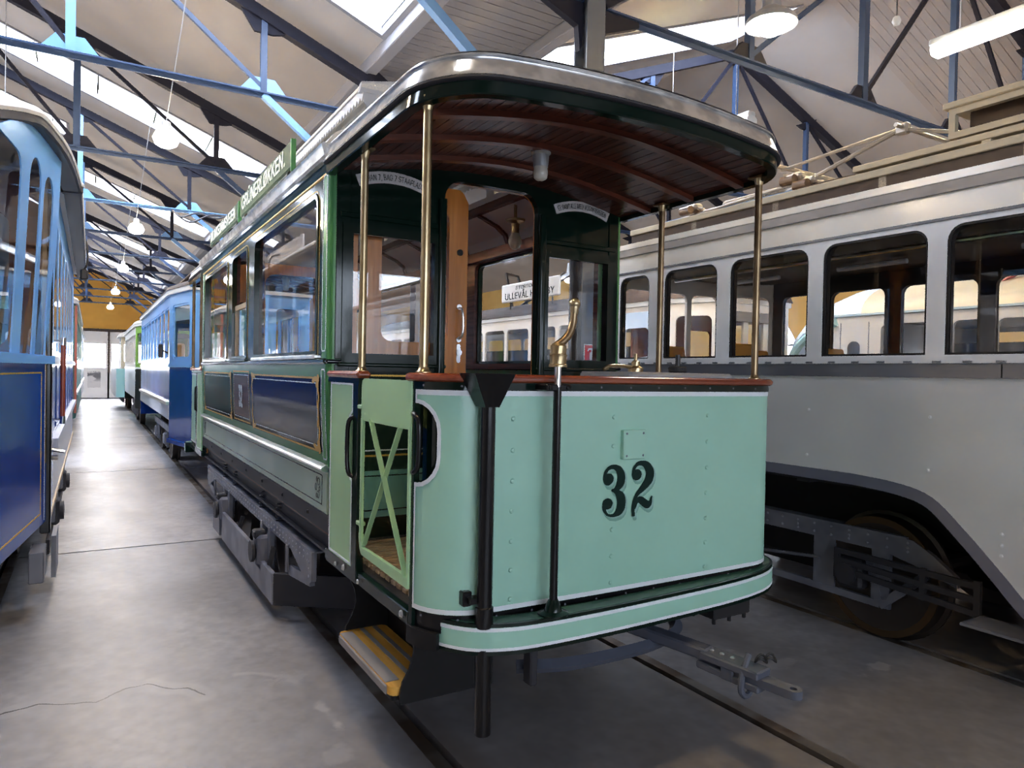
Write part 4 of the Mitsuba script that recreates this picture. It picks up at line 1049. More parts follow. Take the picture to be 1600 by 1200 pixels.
    if not rear:
        ms = []
        for s in np.arange(0.08, full - 1.1, 0.155):
            n_ = DP.normal(s)
            for z, o in ((1.584, 0.004), (0.718, -0.002)):
                ms.append(hemis([(*DP.at(s, o), z)], 0.005, n_))
        P(dk, 'band_screw', ms, 'm_truck', 30, kind='stuff')
        hx0, hx1, hz0, hz1 = 1.895, 2.020, 1.285, 1.408
        yh = YD - 0.020
        hk = P(TR, 'hatch_plate', B(hx0, hx1, yh, YD + 0.004, hz0, hz1, 0.003), 'm_mint')
        P(hk, 'screw', [hemis([(a, yh, b)], 0.005, (0, -1, 0)) for a in (hx0 + 0.018, hx1 - 0.018) for b in (hz0 + 0.015, hz1 - 0.015)], 'm_truck', 30, kind='stuff')
        # painted figures 3 and 2, strokes of varying width
        def stroke(c):
            gs = [Point(x, y).buffer(r, quad_segs=8) for x, y, r in c]
            return unary_union([unary_union([a, b]).convex_hull for a, b in zip(gs[:-1], gs[1:])])
        def dense(c):
            return smoothpath(c, 5)
        three = unary_union([stroke(dense([(212, 690, 50), (182, 665, 24), (185, 610, 16), (222, 568, 18), (280, 560, 24), (330, 590, 36), (358, 655, 43), (348, 730, 42), (300, 785, 22), (262, 790, 12)])),
                             stroke(dense([(262, 792, 12), (310, 812, 26), (352, 860, 46), (365, 930, 48), (345, 1000, 42), (285, 1042, 18), (220, 1035, 12), (182, 990, 16), (180, 945, 24), (212, 922, 48)])),
                             Point(217, 677).buffer(56), Point(212, 922).buffer(55)])
        two = unary_union([stroke(dense([(530, 665, 50), (500, 640, 22), (505, 590, 16), (545, 548, 20), (605, 545, 28), (655, 575, 40), (690, 645, 48), (672, 725, 46), (610, 795, 34), (545, 855, 20), (512, 915, 16), (500, 985, 18), (503, 1065, 16)])),
                           Point(535, 658).buffer(56), stroke(dense([(512, 990, 20), (535, 930, 24), (575, 915, 34), (620, 945, 40), (665, 975, 38), (697, 955, 22), (708, 915, 12), (716, 893, 8)])), sbox(487, 1040, 521, 1079)])
        # crop pixels -> metres on the dash (7.057 px of the crop per photo pixel)
        def tomet(g):
            return shapely.affinity.affine_transform(g, [0.128 / 270.0, 0.0, 0.0, -0.2245 / 540.0, 1.806 - 158 * 0.128 / 270.0, 1.272 + 520 * 0.2245 / 540.0])
        g3 = tomet(three); g2 = tomet(shapely.affinity.translate(two, -0, 5))
        g2 = shapely.affinity.translate(g2, 0.0, 0.004)
        for g in (g3, g2):
            def dec(poly, o):
                q = shapely.affinity.translate(poly, 0, 0)
                sx = DP.s_of((XC, YD)); c = XC
                return DP.decal(shapely.affinity.translate(q, sx - c, 0), o)
            k = put(TR, 'number_digit', dec(g, 0.0035), 'm_digit', label='dark green painted figure with shaded edge')
            sh = unary_union([shapely.affinity.translate(g, 0.010 * t, -0.018 * t) for t in np.linspace(0, 1, 9)])
            put(k, 'shade', dec(sh, 0.0018), 'm_digitshade')
            sh2 = unary_union([shapely.affinity.translate(g, 0.010 * t, -0.006 * t) for t in np.linspace(0, 1, 6)])
            put(k, 'side_shade', dec(sh2, 0.0026), 'm_digitlight')
    # bumper board around the foot of the dash
    bq = smoothpath([(1.100, 2.46), (1.108, 2.435), (1.142, 2.347), (1.21, 2.266), (1.315, 2.215), (1.455, 2.192), (1.765, 2.188), (2.12, 2.200), (2.50, 2.222), (2.75, 2.262), (2.90, 2.325), (2.985, 2.40), (3.02, 2.49), (3.02, 2.60)], 4)
    BP = Path(bq); bl = BP.L
    bkey = P(TR, 'bumper', BP.band(0.0, bl, 0.600, 0.716, -0.10, 0.0), 'm_dkgreen', 30)
    P(bkey, 'ledge', BP.band(0.0, bl, 0.714, 0.7175, -0.085, -0.012), 'm_ledge', 30)
    P(bkey, 'front_face', BP.decal(sbox(0.002, 0.616, bl - 0.002, 0.703), 0.0012), 'm_mint', 40)
    P(bkey, 'white_line', BP.decal(unary_union([sbox(0.004, 0.688, bl - 0.004, 0.702), sbox(0.004, 0.616, bl - 0.004, 0.628), sbox(0.004, 0.616, 0.014, 0.702)]), 0.0025), 'm_line', 40)
    # side panel by the saloon with its grip, and the boarding gate
    for xs_, sgn in ((1.052, -1), (2.968, 1)):
        mir = (lambda m: m) if sgn < 0 else (lambda m: mirror_x(m, (1.052 + 2.968) / 2))
        nt = rr(3.10, 3.258, 1.12, 1.44, 0.07)
        g = sbox(3.20, 0.715, 3.565, 1.60).difference(nt)
        sp = P(TR, 'side_panel', mir(px_(g, 1.052, 1.070)), 'm_pale')
        wl = unary_union([ring(sbox(3.205, 0.722, 3.56, 1.575), 0.010).difference(nt.buffer(0.001)), nt.buffer(0.011).difference(nt).intersection(sbox(3.205, 0, 4, 3))]).difference(sbox(3.0, 1.12, 3.216, 1.44))
        P(sp, 'white_line', mir(px_(wl, 1.0495, 1.052)), 'm_line')
        P(sp, 'dark_frame', mir(cat_([B(1.048, 1.085, 3.125, 3.20, 0.66, 1.60, 0.004), B(1.048, 1.075, 3.12, 3.60, 1.575, 1.60), B(1.050, 1.08, 3.12, 3.60, 0.655, 0.716)])), 'm_dkgreen')
        P(sp, 'backing', mir(px_(sbox(3.19, 1.05, 3.30, 1.5), 1.072, 1.08)), 'm_dkgreen')
        P(sp, 'rail', mir(B(1.035, 1.105, 3.11, 3.60, 1.60, 1.632, 0.012)), 'm_mahogany', label='mahogany cap rail')
        P(sp, 'grip', mir(tube(smoothpath([(1.052, 3.19, 1.42), (1.035, 3.205, 1.405), (1.03, 3.215, 1.36), (1.03, 3.22, 1.28), (1.03, 3.215, 1.20), (1.035, 3.205, 1.155), (1.052, 3.19, 1.14)], 4), 0.010, 10)), 'm_black', 40)
        if sgn > 0: continue
        plate = Polygon([(2.51, 1.41)] + [(3.085, 1.41), (3.085, 1.565), (3.075, 1.59), (3.05, 1.60), (2.51, 1.60)])
        gt = P(TR, 'gate', mir(px_(plate, 1.050, 1.058)), 'm_pale', label='pale green boarding gate with crossed bars')
        P(gt, 'upright', mir(px_(sbox(3.06, 0.88, 3.085, 1.42), 1.048, 1.060)), 'm_pale')
        P(gt, 'upright', mir(px_(sbox(2.512, 0.80, 2.53, 1.42), 1.048, 1.060)), 'm_pale')
        bent = Polygon([(3.06, 0.90), (3.085, 0.90)] + [(3.085 - 0.05 * (1 - math.cos(t)), 0.90 - 0.09 * math.sin(t)) for t in np.linspace(0.2, math.pi / 2, 6)] + [(2.512, 0.80), (2.512, 0.845), (3.04, 0.845)])
        P(gt, 'bottom_rail', mir(px_(bent, 1.046, 1.062)), 'm_pale')
        P(gt, 'crossed_bar', mir(bar((1.052, 2.96, 1.42), (1.052, 2.535, 0.835), 0.022, 0.006, up=(0, 0, 1) if False else None)), 'm_pale')
        P(gt, 'crossed_bar', mir(bar((1.060, 2.63, 1.42), (1.060, 3.05, 0.85), 0.022, 0.006)), 'm_pale')
        for z in (0.93, 1.46): P(gt, 'hinge', mir(B(1.046, 1.075, 3.075, 3.13, z, z + 0.02, 0.004)), 'm_pale')
        # step
        st = P(TR, 'step', mir(pz_(rr(1.045, 1.285, 2.655, 3.365, 0.035), 0.325, 0.360)), 'm_stepwood', 30, label='yellow wooden boarding step with grey tread strips')
        P(st, 'tread_edge', mir(B(1.046, 1.105, 2.72, 3.33, 0.358, 0.3635)), 'm_tread')
        P(st, 'nosing', mir(B(1.038, 1.049, 2.70, 3.33, 0.318, 0.356, 0.004)), 'm_tread')
        for xx in (1.150, 1.215):
            P(st, 'tread_strip', mir(B(xx, xx + 0.022, 2.665, 3.355, 0.3585, 0.362)), 'm_tread')
        P(st, 'underside', mir(pz_(rr(1.055, 1.285, 2.67, 3.35, 0.02), 0.300, 0.326)), 'm_blackmatt')
        for y_, h_ in ((2.64, 0), (3.368, 0)):
            pr = Polygon([(1.08, 0.295), (1.50, 0.295), (1.50, 0.66), (1.10, 0.66), (1.10, 0.615), (1.125, 0.56), (1.135, 0.50), (1.115, 0.43), (1.085, 0.38), (1.075, 0.33)])
            P(st, 'side_plate', mir(py_(pr, y_ - 0.006, y_ + 0.006)), 'm_blackmatt')
        P(st, 'riser', mir(B(1.30, 1.306, 2.64, 3.37, 0.30, 0.66)), 'm_blackmatt')
        P(st, 'bolt', mir(cat_([hemis([(1.048, y_, 0.69)], 0.016, (-1, 0, 0)) for y_ in (2.565, 3.30)] + [hemis([(1.045, y_, 0.68)], 0.012, (-1, 0, 0)) for y_ in (3.08, 3.42)])), 'm_chrome', 30, kind='stuff')
    P(TR, 'sill_band', DP.band(0.0, 0.16, 0.60, 0.665, -0.03, 0.012), 'm_blackmatt', 30)
    # brake column with crank
    by = 2.222
    cr = P(TR, 'brake_column', [rod((1.527, by, 0.73), (1.527, by, 1.585), 0.0155, 10)], 'm_black', 40)
    P(cr, 'flange', lathe([(0.06, 0.716), (0.06, 0.724), (0.035, 0.732), (0.026, 0.76), (0.017, 0.775)], (1.527, by, 0), 16), 'm_dkgreen', 40)
    P(cr, 'bracket', [B(1.47, 1.585, by - 0.012, YD + 0.01, 1.570, 1.596, 0.004)] + [hemis([(x_, by - 0.012, 1.583)], 0.011, (0, -1, 0)) for x_ in (1.487, 1.568)], 'm_black')
    P(cr, 'spindle', rod((1.527, by, 1.58), (1.527, by, 1.67), 0.0135, 12), 'm_chrome', 40)
    P(cr, 'sleeve', lathe([(0.001, 1.662), (0.036, 1.662), (0.036, 1.670), (0.032, 1.673), (0.032, 1.702), (0.034, 1.705), (0.034, 1.709), (0.031, 1.712), (0.031, 1.742), (0.022, 1.752), (0.001, 1.754)], (1.527, by, 0), 18), 'm_brass', 40, label='brass brake handle sleeve')
    arm = smoothpath([(1.52, by, 1.742), (1.55, by - 0.004, 1.765), (1.575, by - 0.006, 1.795), (1.588, by - 0.006, 1.83), (1.592, by - 0.006, 1.865), (1.594, by - 0.006, 1.895)], 5)
    P(cr, 'crank_arm', tube(arm, np.linspace(0.017, 0.0125, len(arm)), 12), 'm_brassdark', 40)
    P(cr, 'knob', [ball((1.595, by - 0.006, 1.907), 0.0215, 3), lathe([(0.013, 1.865), (0.018, 1.888), (0.018, 1.90)], (1.594, by - 0.006, 0), 12)], 'm_brass', 40)
    # sand hopper
    top = [(1.152, 2.185), (1.318, 2.185), (1.318, 2.31), (1.152, 2.31)]
    bot = [(1.218, 2.225), (1.276, 2.225), (1.276, 2.30), (1.218, 2.30)]
    V = [[x, y, 1.632] for x, y in top] + [[x, y, 1.510] for x, y in bot]
    hp_ = trimesh.convex.convex_hull(np.array(V))
    so = P(TR, 'sand_hopper', hp_, 'm_black')
    P(so, 'pipe', [rod((1.247, 2.26, 1.515), (1.247, 2.26, 0.70), 0.029, 16)], 'm_black', 40)
    P(so, 'lower_pipe', rod((1.250, 2.27, 0.62), (1.255, 2.27, 0.30), 0.030, 14), 'm_black', 40)
    P(so, 'collar', [lathe([(0.034, 0.715), (0.034, 0.775), (0.029, 0.78)], (1.247, 2.26, 0), 16), B(1.175, 1.212, 2.29, 2.33, 0.775, 0.83, 0.004), B(1.19, 1.25, 2.262, 2.325, 0.79, 0.81)], 'm_black', 30)
    # controller with brass lever inside the dash, right-hand side
    co = P(TR, 'controller', [B(2.05, 2.60, 2.42, 2.72, 0.735, 1.60, 0.03)], 'm_truckdark')
    P(co, 'lid', [B(2.02, 2.66, 2.38, 2.76, 1.60, 1.652, 0.012)], 'm_galv')
    P(co, 'lever', [tube(smoothpath([(2.13, 2.50, 1.672), (2.05, 2.49, 1.678), (1.98, 2.48, 1.675), (1.95, 2.48, 1.66)], 4), 0.008, 8), lathe([(0.035, 1.652), (0.035, 1.67), (0.02, 1.68), (0.02, 1.70), (0.008, 1.705), (0.008, 1.735), (0.001, 1.737)], (2.15, 2.50, 0), 14)], 'm_brass', 40)
    P(co, 'reverser', [B(2.42, 2.50, 2.52, 2.58, 1.652, 1.685, 0.008), rod((2.46, 2.55, 1.68), (2.46, 2.55, 1.74), 0.012, 8)], 'm_iron', 30)
    # coupler under the bumper
    A, Bq, C = np.array([2.08, 2.78, 0.49]), np.array([2.262, 2.14, 0.462]), np.array([2.305, 1.87, 0.458])
    d = (C - Bq) / np.linalg.norm(C - Bq); nx_ = np.array([-d[1], d[0], 0])
    ck = P(TR, 'coupler', [bar(A, Bq + d * 0.02, 0.075, 0.05, bev=0.008)], 'm_coupler')
    P(ck, 'head', bar(Bq, C, 0.10, 0.034, bev=0.006), 'm_coupler')
    P(ck, 'jaw', bar(Bq - [0, 0, 0.045] - d * 0.02, C - [0, 0, 0.055], 0.085, 0.03, bev=0.006), 'm_coupler')
    P(ck, 'socket', bar(Bq + d * 0.10 - [0, 0, 0.03], Bq + d * 0.16 - [0, 0, 0.03], 0.09, 0.07, bev=0.006), 'm_coupler')
    e = C + d * 0.125 - [0, 0, 0.024]
    tg = pz_(LineString([tuple((C - d * 0.12)[:2]), tuple(e[:2])]).buffer(0.032, cap_style='round').difference(Point(*(e - d * 0.002)[:2]).buffer(0.014)), e[2] - 0.018, e[2] + 0.014)
    P(ck, 'tongue', tg, 'm_coupler')
    P(ck, 'bolt', hemis([Bq + d * t + [0, 0, 0.018] for t in (0.03, 0.08, 0.13)], 0.011, (0, 0, 1)), 'm_chrome', 30, kind='stuff')
    w0 = C - d * 0.07
    hook = smoothpath([w0 + [0, 0, 0.06], w0 + [0, 0, 0.03] - nx_ * 0.02, w0 + [-0.0, 0, -0.02] - nx_ * 0.045, w0 + [0, 0, -0.075] - nx_ * 0.05, w0 + [0, 0, -0.105] - nx_ * 0.02, w0 + [0, 0, -0.10] + nx_ * 0.015, w0 + [0, 0, -0.075] + nx_ * 0.025], 4)
    P(ck, 'hook', tube(hook, 0.013, 8), 'm_coupler', 40)
    ringp = [w0 + [0.05 + 0.028 * math.cos(a), -0.02 + 0.02 * math.sin(a), 0.035 + 0.012 * math.sin(2 * a)] for a in np.linspace(0, 2 * math.pi, 15)]
    P(ck, 'chain_ring', tube(ringp, 0.0045, 6, False), 'm_iron', 40)
    P(ck, 'chain_ring', tube([np.array(p) + [0.03, -0.02, 0.005] for p in ringp], 0.0045, 6, False), 'm_iron', 40)
    gp = smoothpath([(1.55, 2.52, 0.40), (1.75, 2.42, 0.41), (2.05, 2.375, 0.425), (2.25, 2.385, 0.435), (2.38, 2.44, 0.45), (2.42, 2.52, 0.49), (2.42, 2.56, 0.60)], 6)
    P(ck, 'guide_bar', [tube(gp, 0.03, 4, True)], 'm_coupler')
    P(ck, 'hanger', [B(1.545, 1.58, 2.40, 2.46, 0.36, 0.62, 0.006)], 'm_truckdark')
    P(TR, 'socket_box', [B(2.46, 2.70, 2.28, 2.46, 0.52, 0.60, 0.006)] + [rod((x_, y_, 0.495), (x_, y_, 0.53), 0.009, 6) for x_ in (2.48, 2.58, 2.68) for y_ in (2.30, 2.43)], 'm_iron')
platform(False)
platform(True)

# --- truck under the body
XT = (1.075, 2 * XC - 1.075)
WY = (5.185, 6.855)
for s, xt in ((-1, XT[0]), (1, XT[1])):
    fr_ = Polygon([(3.97, 0.44), (4.05, 0.40), (4.45, 0.52), (7.59, 0.52), (7.99, 0.40), (8.07, 0.44), (8.07, 0.60), (3.97, 0.60)])
    tk = put(TR, 'truck_frame', px_(fr_, xt, xt - s * 0.03), 'm_truck')
    put(tk, 'rivet', hemis([(xt, y, z) for y in np.arange(4.05, 8.05, 0.085) for z in (0.545, 0.58)] + [(xt, y, z) for y in (4.02, 8.02) for z in (0.46, 0.50, 0.54)], 0.009, (s, 0, 0)), 'm_rivet', 30, kind='stuff')
    put(tk, 'top_flange', B(xt - s * 0.0, xt - s * 0.09, 3.97, 8.07, 0.596, 0.606), 'm_truck')
    for y in (4.02, 8.02):
        put(tk, 'end_tie', [bar((xt - s * 0.02, y, 0.43), (xt - s * 0.02, y + (0.5 if y < 6 else -0.5), 0.37), 0.03, 0.06), rod((xt + s * 0.004, y + (0.5 if y < 6 else -0.5), 0.36), (xt + s * 0.004, y + (0.5 if y < 6 else -0.5), 0.53), 0.012, 8)], 'm_truck')
    for wy in WY:
        ax = put(TR, 'axle_box', B(xt + s * 0.07, xt - s * 0.06, wy - 0.09, wy + 0.09, 0.26, 0.47, 0.02), 'm_truck')
        put(ax, 'cover', [lathe([(0.075, 0), (0.075, 0.02), (0.05, 0.03), (0.001, 0.032)], (xt + s * 0.07 - (0.032 if s < 0 else 0), wy, 0.35), 16, 'x'), B(xt + s * 0.085, xt, wy - 0.05, wy + 0.05, 0.44, 0.50, 0.012)], 'm_truckdark', 30)
        put(ax, 'pedestal', [B(xt + s * 0.005, xt - s * 0.035, wy - 0.16, wy - 0.10, 0.22, 0.54, 0.006), B(xt + s * 0.005, xt - s * 0.035, wy + 0.10, wy + 0.16, 0.22, 0.54, 0.006), B(xt + s * 0.005, xt - s * 0.03, wy - 0.2, wy + 0.2, 0.19, 0.23, 0.006)], 'm_truck')
        whx = XC + s * 0.70
        whp = [(0.001, -0.05), (0.07, -0.055), (0.09, -0.03), (0.27, -0.025), (0.32, -0.05), (0.36, -0.05), (0.365, 0.04), (0.395, 0.05), (0.395, 0.075), (0.30, 0.06), (0.26, 0.0), (0.10, 0.02), (0.001, 0.03)]
        wm = lathe(whp, (0, 0, 0), 28, 'x')
        if s < 0: pass
        else: wm = mirror_x(wm, 0)
        wm.apply_translation((whx + s * 0.03, wy, 0.367))
        put(TR, 'wheel', wm, 'm_wheel', 40)
        for sg in (-1, 1):
            hx = [[xt - s * 0.045 + 0.03 * math.cos(a), wy + sg * 0.27 + 0.03 * math.sin(a), 0.60 + 0.13 * a / (10 * math.pi)] for a in np.linspace(0, 10 * math.pi, 60)]
            put(TR, 'spring', tube(hx, 0.008, 5), 'm_truckdark', 40)
    # lifeguard board along the side near the floor
    xg = XC + s * 0.985
    lg = put(TR, 'lifeguard_board', B(xg, xg - s * 0.03, 4.73, 5.10, 0.095, 0.30, 0.004), 'm_truck')
    put(lg, 'board', [B(xg, xg - s * 0.03, 5.28, 6.78, 0.095, 0.34, 0.004), B(xg, xg - s * 0.03, 5.08, 5.30, 0.095, 0.235, 0.004)], 'm_truck')
    put(lg, 'board', B(xg, xg - s * 0.03, 6.93, 7.31, 0.095, 0.34, 0.004), 'm_truck')
    for ye, sg in ((4.73, -1), (7.31, 1)):
        put(lg, 'plough_board', bar((xg - s * 0.015, ye, 0.20), (XC + s * 0.02, ye + sg * 0.72, 0.20), 0.03, 0.21, bev=0.004), 'm_truckdark')
    put(lg, 'hanger', [bar((xg - s * 0.03, y, 0.30), (xt - s * 0.01, y, 0.42), 0.03, 0.02) for y in (4.95, 6.1, 7.1)], 'm_truckdark')
put(TR, 'axle', [rod((XC - 0.8, wy, 0.367), (XC + 0.8, wy, 0.367), 0.05, 12) for wy in WY], 'm_wheel', 40)
put(TR, 'motor', [B(XC - 0.45, XC + 0.45, wy + 0.08, wy + 0.55, 0.22, 0.62, 0.08) for wy in WY], 'm_iron')
put(TR, 'underframe', [B(XC - 0.85, XC + 0.85, y - 0.04, y + 0.04, 0.64, 0.74) for y in np.linspace(Y0, Y1, 7)] + [B(XC + s * 0.5 - 0.04, XC + s * 0.5 + 0.04, 2.4, 2 * YM - 2.4, 0.60, 0.70) for s in (-1, 1)], 'm_truckdark')

# ------------------------------------------------------------------ the other trams
def panel_run(key, p, q, z0, z1, mat, holes=(), thick=0.045, name='side_panel', off=0.0, lean=None, pane=True, frame=None, panedepth=0.02, outline=None):
    p, q = np.asarray(p, float), np.asarray(q, float)
    def L(m):
        if lean:
            t = (q - p) / np.linalg.norm(q - p); n = np.array([t[1], -t[0]])
            k = np.clip((m.vertices[:, 2] - lean[0]) * lean[1], 0, 1)
            m.vertices[:, :2] += k[:, None] * n
        return m
    k = put(key, name, L(wallseg(p, q, z0, z1, holes, thick, outline=outline, off=off)), mat)
    for g in holes:
        if pane: put(key, 'window_pane', L(paneseg(p, q, g, panedepth)), 'm_glass')
        if frame: put(key, 'window_frame', L(wallseg(p, q, 0, 0, (), 0.03, outline=g.difference(g.buffer(-0.03)), off=-0.008)), frame)
    return k

def strip(key, name, pts, prof, mat, smooth=False, closed=False):
    return put(key, name, sweep(pts, prof, closed), mat, smooth)

def roof_dome(key, name, outline, z, h, mat, over=0.06, yend=0.8):
    """outline: closed plan polygon, counter-clockwise"""
    P = np.asarray(Polygon(outline).buffer(over, join_style='mitre').exterior.coords)[:-1]
    P = np.asarray(shapely.segmentize(Polygon(P), 0.5).exterior.coords)[:-1]
    if Polygon(P).exterior.is_ccw is False: P = P[::-1]
    cx, (y0, y1) = P[:, 0].mean(), (P[:, 1].min(), P[:, 1].max())
    cx = (P[:, 0].min() + P[:, 0].max()) / 2; cy = (y0 + y1) / 2
    rings = []
    for a in np.linspace(0, 88, 8):
        c, s = math.cos(math.radians(a)), math.sin(math.radians(a))
        Q = P.copy(); Q[:, 0] = cx + (P[:, 0] - cx) * c
        Q[:, 1] = P[:, 1] - np.sign(P[:, 1] - cy) * np.minimum(np.abs(P[:, 1] - cy), (1 - c) * yend)
        rings.append(np.column_stack([Q, np.full(len(Q), z + h * s)]))
    V = np.vstack([np.column_stack([P, np.full(len(P), z - 0.001)])] + rings); n = len(P); F = []
    for k in range(len(rings)):
        for i in range(n):
            a, b = k * n + i, k * n + (i + 1) % n
            F += [[a, b, b + n], [a, b + n, a + n]]
    return put(key, name, tri(V, F), mat, 50)

def running_gear(key, xc, wys, mat='m_truck', half=0.86, z=0.62, frame=True):
    y0, y1 = min(wys) - 0.75, max(wys) + 0.75
    for s in (-1, 1):
        x = xc + s * half
        if frame:
            put(key, 'truck_frame', px_(Polygon([(y0, z - 0.13), (y0, z), (y1, z), (y1, z - 0.13), (y1 - 0.3, z - 0.11), (y0 + 0.3, z - 0.11)]), x, x - s * 0.03), mat)
        for wy in wys:
            wm = lathe([(0.001, -0.05), (0.07, -0.055), (0.09, -0.03), (0.27, -0.025), (0.32, -0.05), (0.36, -0.05), (0.365, 0.04), (0.395, 0.05), (0.395, 0.075), (0.30, 0.06), (0.26, 0.0), (0.10, 0.02), (0.001, 0.03)], (0, 0, 0), 24, 'x')
            if s > 0: wm = mirror_x(wm, 0)
            wm.apply_translation((xc + s * 0.73, wy, 0.367))
            put(key, 'wheel', wm, 'm_wheel', 40)
            put(key, 'axle_box', [B(x + s * 0.05, x - s * 0.06, wy - 0.09, wy + 0.09, 0.27, 0.47, 0.02), B(x, x - s * 0.03, wy - 0.17, wy - 0.11, 0.22, z - 0.05), B(x, x - s * 0.03, wy + 0.11, wy + 0.17, 0.22, z - 0.05)], mat)

# --- cream and grey tram on the right
WT = thing('tram', 'cream and pale grey tram with a pantograph, close on the right', 'tram')
WX0, WX1, WYE, WYS = 4.0, 6.20, 4.98, -5.6
wwin = [(4.50, 4.88), (3.755, 4.32), (2.975, 3.63), (2.212, 2.868), (1.36, 2.11), (0.55, 1.28), (-0.28, 0.45), (-1.1, -0.37), (-1.95, -1.2), (-2.8, -2.05)]
def wside(x, sg):
    if sg < 0: p, q = (x, WYE), (x, WYS); S = lambda y: WYE - y
    else: p, q = (x, WYS), (x, WYE); S = lambda y: y - WYS
    holes = [rr(min(S(a), S(b)), max(S(a), S(b)), 1.782, 2.487, 0.085) if True else None for a, b in wwin]
    holes = [unary_union([h, sbox(h.bounds[0], 1.782, h.bounds[2], 1.9)]) for h in holes]
    return p, q, S, holes
for x, sg in ((WX0, -1), (WX1, 1)):
    p, q, S, holes = wside(x, sg)
    panel_run(WT, p, q, 1.735, 2.525, 'm_pillar', holes, 0.03, 'window_wall', panedepth=0.018)
    put(WT, 'inner_lining', wallseg(p, q, 1.30, 2.66, [h.buffer(-0.012) for h in holes], 0.03, off=-0.03), 'm_interior')
    for h in holes:
        put(WT, 'window_rubber', wallseg(p, q, 0, 0, (), 0.02, outline=h.difference(h.buffer(-0.012)), off=-0.006), 'm_blackmatt')
    # skirt with the sweep down over the truck
    cur = smoothpath([(2.62, 1.06), (2.36, 1.043), (2.17, 0.995), (2.0, 0.85), (1.81, 0.66), (1.69, 0.535), (1.52, 0.40), (1.35, 0.355), (1.15, 0.345)], 5)
    low = [(WYE, 1.06)] + [tuple(c) for c in cur] + [(WYS, 0.345)]
    g = Polygon([(S(a), b) for a, b in low] + [(S(WYS), 1.66), (S(WYE), 1.66)])
    put(WT, 'side_skirt', wallseg(p, q, 0, 0, (), 0.03, outline=g.buffer(0)), 'm_lowergrey')
    ed = LineString([(S(a), b) for a, b in low]).buffer(0.038, cap_style='flat').intersection(Polygon([(S(a), b) for a, b in low] + [(S(WYS), -1), (S(WYE), -1)]).buffer(0.0))
    put(WT, 'skirt_edge', wallseg(p, q, 0, 0, (), 0.06, outline=LineString([(S(a), b - 0.03) for a, b in low]).buffer(0.034, cap_style='flat'), off=0.003), 'm_skirtedge')
    put(WT, 'belt_band', wallseg(p, q, 1.655, 1.735, (), 0.03, off=0.012), 'm_greyband')
    put(WT, 'window_sill', wallseg(p, q, 1.735, 1.775, (), 0.03, off=0.018), 'm_pillar')
    put(WT, 'sill_clip', [wallseg(p, q, 0, 0, (), 0.02, outline=sbox(s, 1.737, s + 0.045, 1.748), off=0.026) for s in np.arange(0.1, WYE - WYS, 0.16)], 'm_greyband', kind='stuff')
    put(WT, 'letter_board', wallseg(p, q, 2.525, 2.665, (), 0.03, off=0.006), 'm_cream')
    put(WT, 'moulding', wallseg(p, q, 2.516, 2.530, (), 0.03, off=0.013), 'm_greyband')
    put(WT, 'gutter', wallseg(p, q, 2.663, 2.722, (), 0.03, off=0.03), 'm_gutter')
    put(WT, 'roof_edge', wallseg(p, q, 2.722, 2.766, (), 0.05, off=0.036), 'm_cream')
    if sg < 0:
        pts = [(x, a, b) for a, b in ((2.945, 1.438), (2.176, 1.436), (2.951, 1.146), (2.178, 1.14), (1.80, 0.86), (1.80, 0.805), (1.80, 0.75), (3.75, 1.438), (3.75, 1.146), (4.4, 1.438), (4.4, 1.146), (1.3, 1.436))]
        put(WT, 'rivet', hemis(np.array(pts), 0.011, (-1, 0, 0)), 'm_pillar', 30, kind='stuff')
    put(WT, 'belt_joint', [wallseg(p, q, 0, 0, (), 0.02, outline=sbox(S(1.82), 1.66, S(1.82) + 0.006, 1.73), off=0.0135)], 'm_blackmatt')
E_pts = [(WX1, WYE), (WX1 - 0.35, WYE + 0.42), (WX0 + 0.35, WYE + 0.42), (WX0, WYE)]
for a, b in zip(E_pts[:-1], E_pts[1:]):
    Ls = math.dist(a, b)
    hh = [rr(0.08, Ls - 0.08, 1.78, 2.487, 0.08)] if Ls < 0.9 else [rr(0.08 + i * (Ls - 0.16) / 3 + 0.03, 0.08 + (i + 1) * (Ls - 0.16) / 3 - 0.03, 1.78, 2.487, 0.08) for i in range(3)]
    panel_run(WT, a, b, 1.735, 2.67, 'm_cream', hh, 0.03, 'end_wall')
    put(WT, 'end_panel', wallseg(a, b, 1.0, 1.735, (), 0.03), 'm_lowergrey')
    put(WT, 'end_gutter', wallseg(a, b, 2.663, 2.722, (), 0.03, off=0.03), 'm_gutter')
put(WT, 'rear_wall', B(WX0 + 0.02, WX1 - 0.02, WYS, WYS + 0.04, 0.5, 2.72), 'm_cream')
wout = [(WX0, WYS), (WX1, WYS), (WX1, WYE), (WX1 - 0.35, WYE + 0.42), (WX0 + 0.35, WYE + 0.42), (WX0, WYE)]
roof_dome(WT, 'roof', wout, 2.74, 0.10, 'm_roofbrown', -0.01)
put(WT, 'floor', B(WX0 + 0.03, WX1 - 0.03, WYS, WYE, 1.06, 1.12), 'm_interior')
put(WT, 'ceiling', B(WX0 + 0.05, WX1 - 0.05, WYS, WYE + 0.3, 2.62, 2.66), 'm_interior')
for i, y in enumerate((4.55, 3.75, 2.95, 2.15, 1.35, 0.55)):
    for xx in (WX0 + 0.10, WX1 - 1.0):
        if i in (2, 3, 5): continue
        sk = put(WT, 'seat', B(xx + 0.06, xx + 0.86, y - 0.42, y - 0.02, 1.48, 1.54, 0.02), 'm_seat')
        put(sk, 'seat_back', [bar((xx + 0.25, y, 1.52), (xx + 0.25, y + 0.08, 1.90), 0.36, 0.045, up=(0, 1, 0), bev=0.015)], 'm_seat')
for y in (4.4, 3.2, 1.8):
    put(WT, 'saloon_tube_lamp', rod((5.5, y, 2.58), (5.5, y + 0.6, 2.58), 0.02, 8), 'm_diffuser', 40)
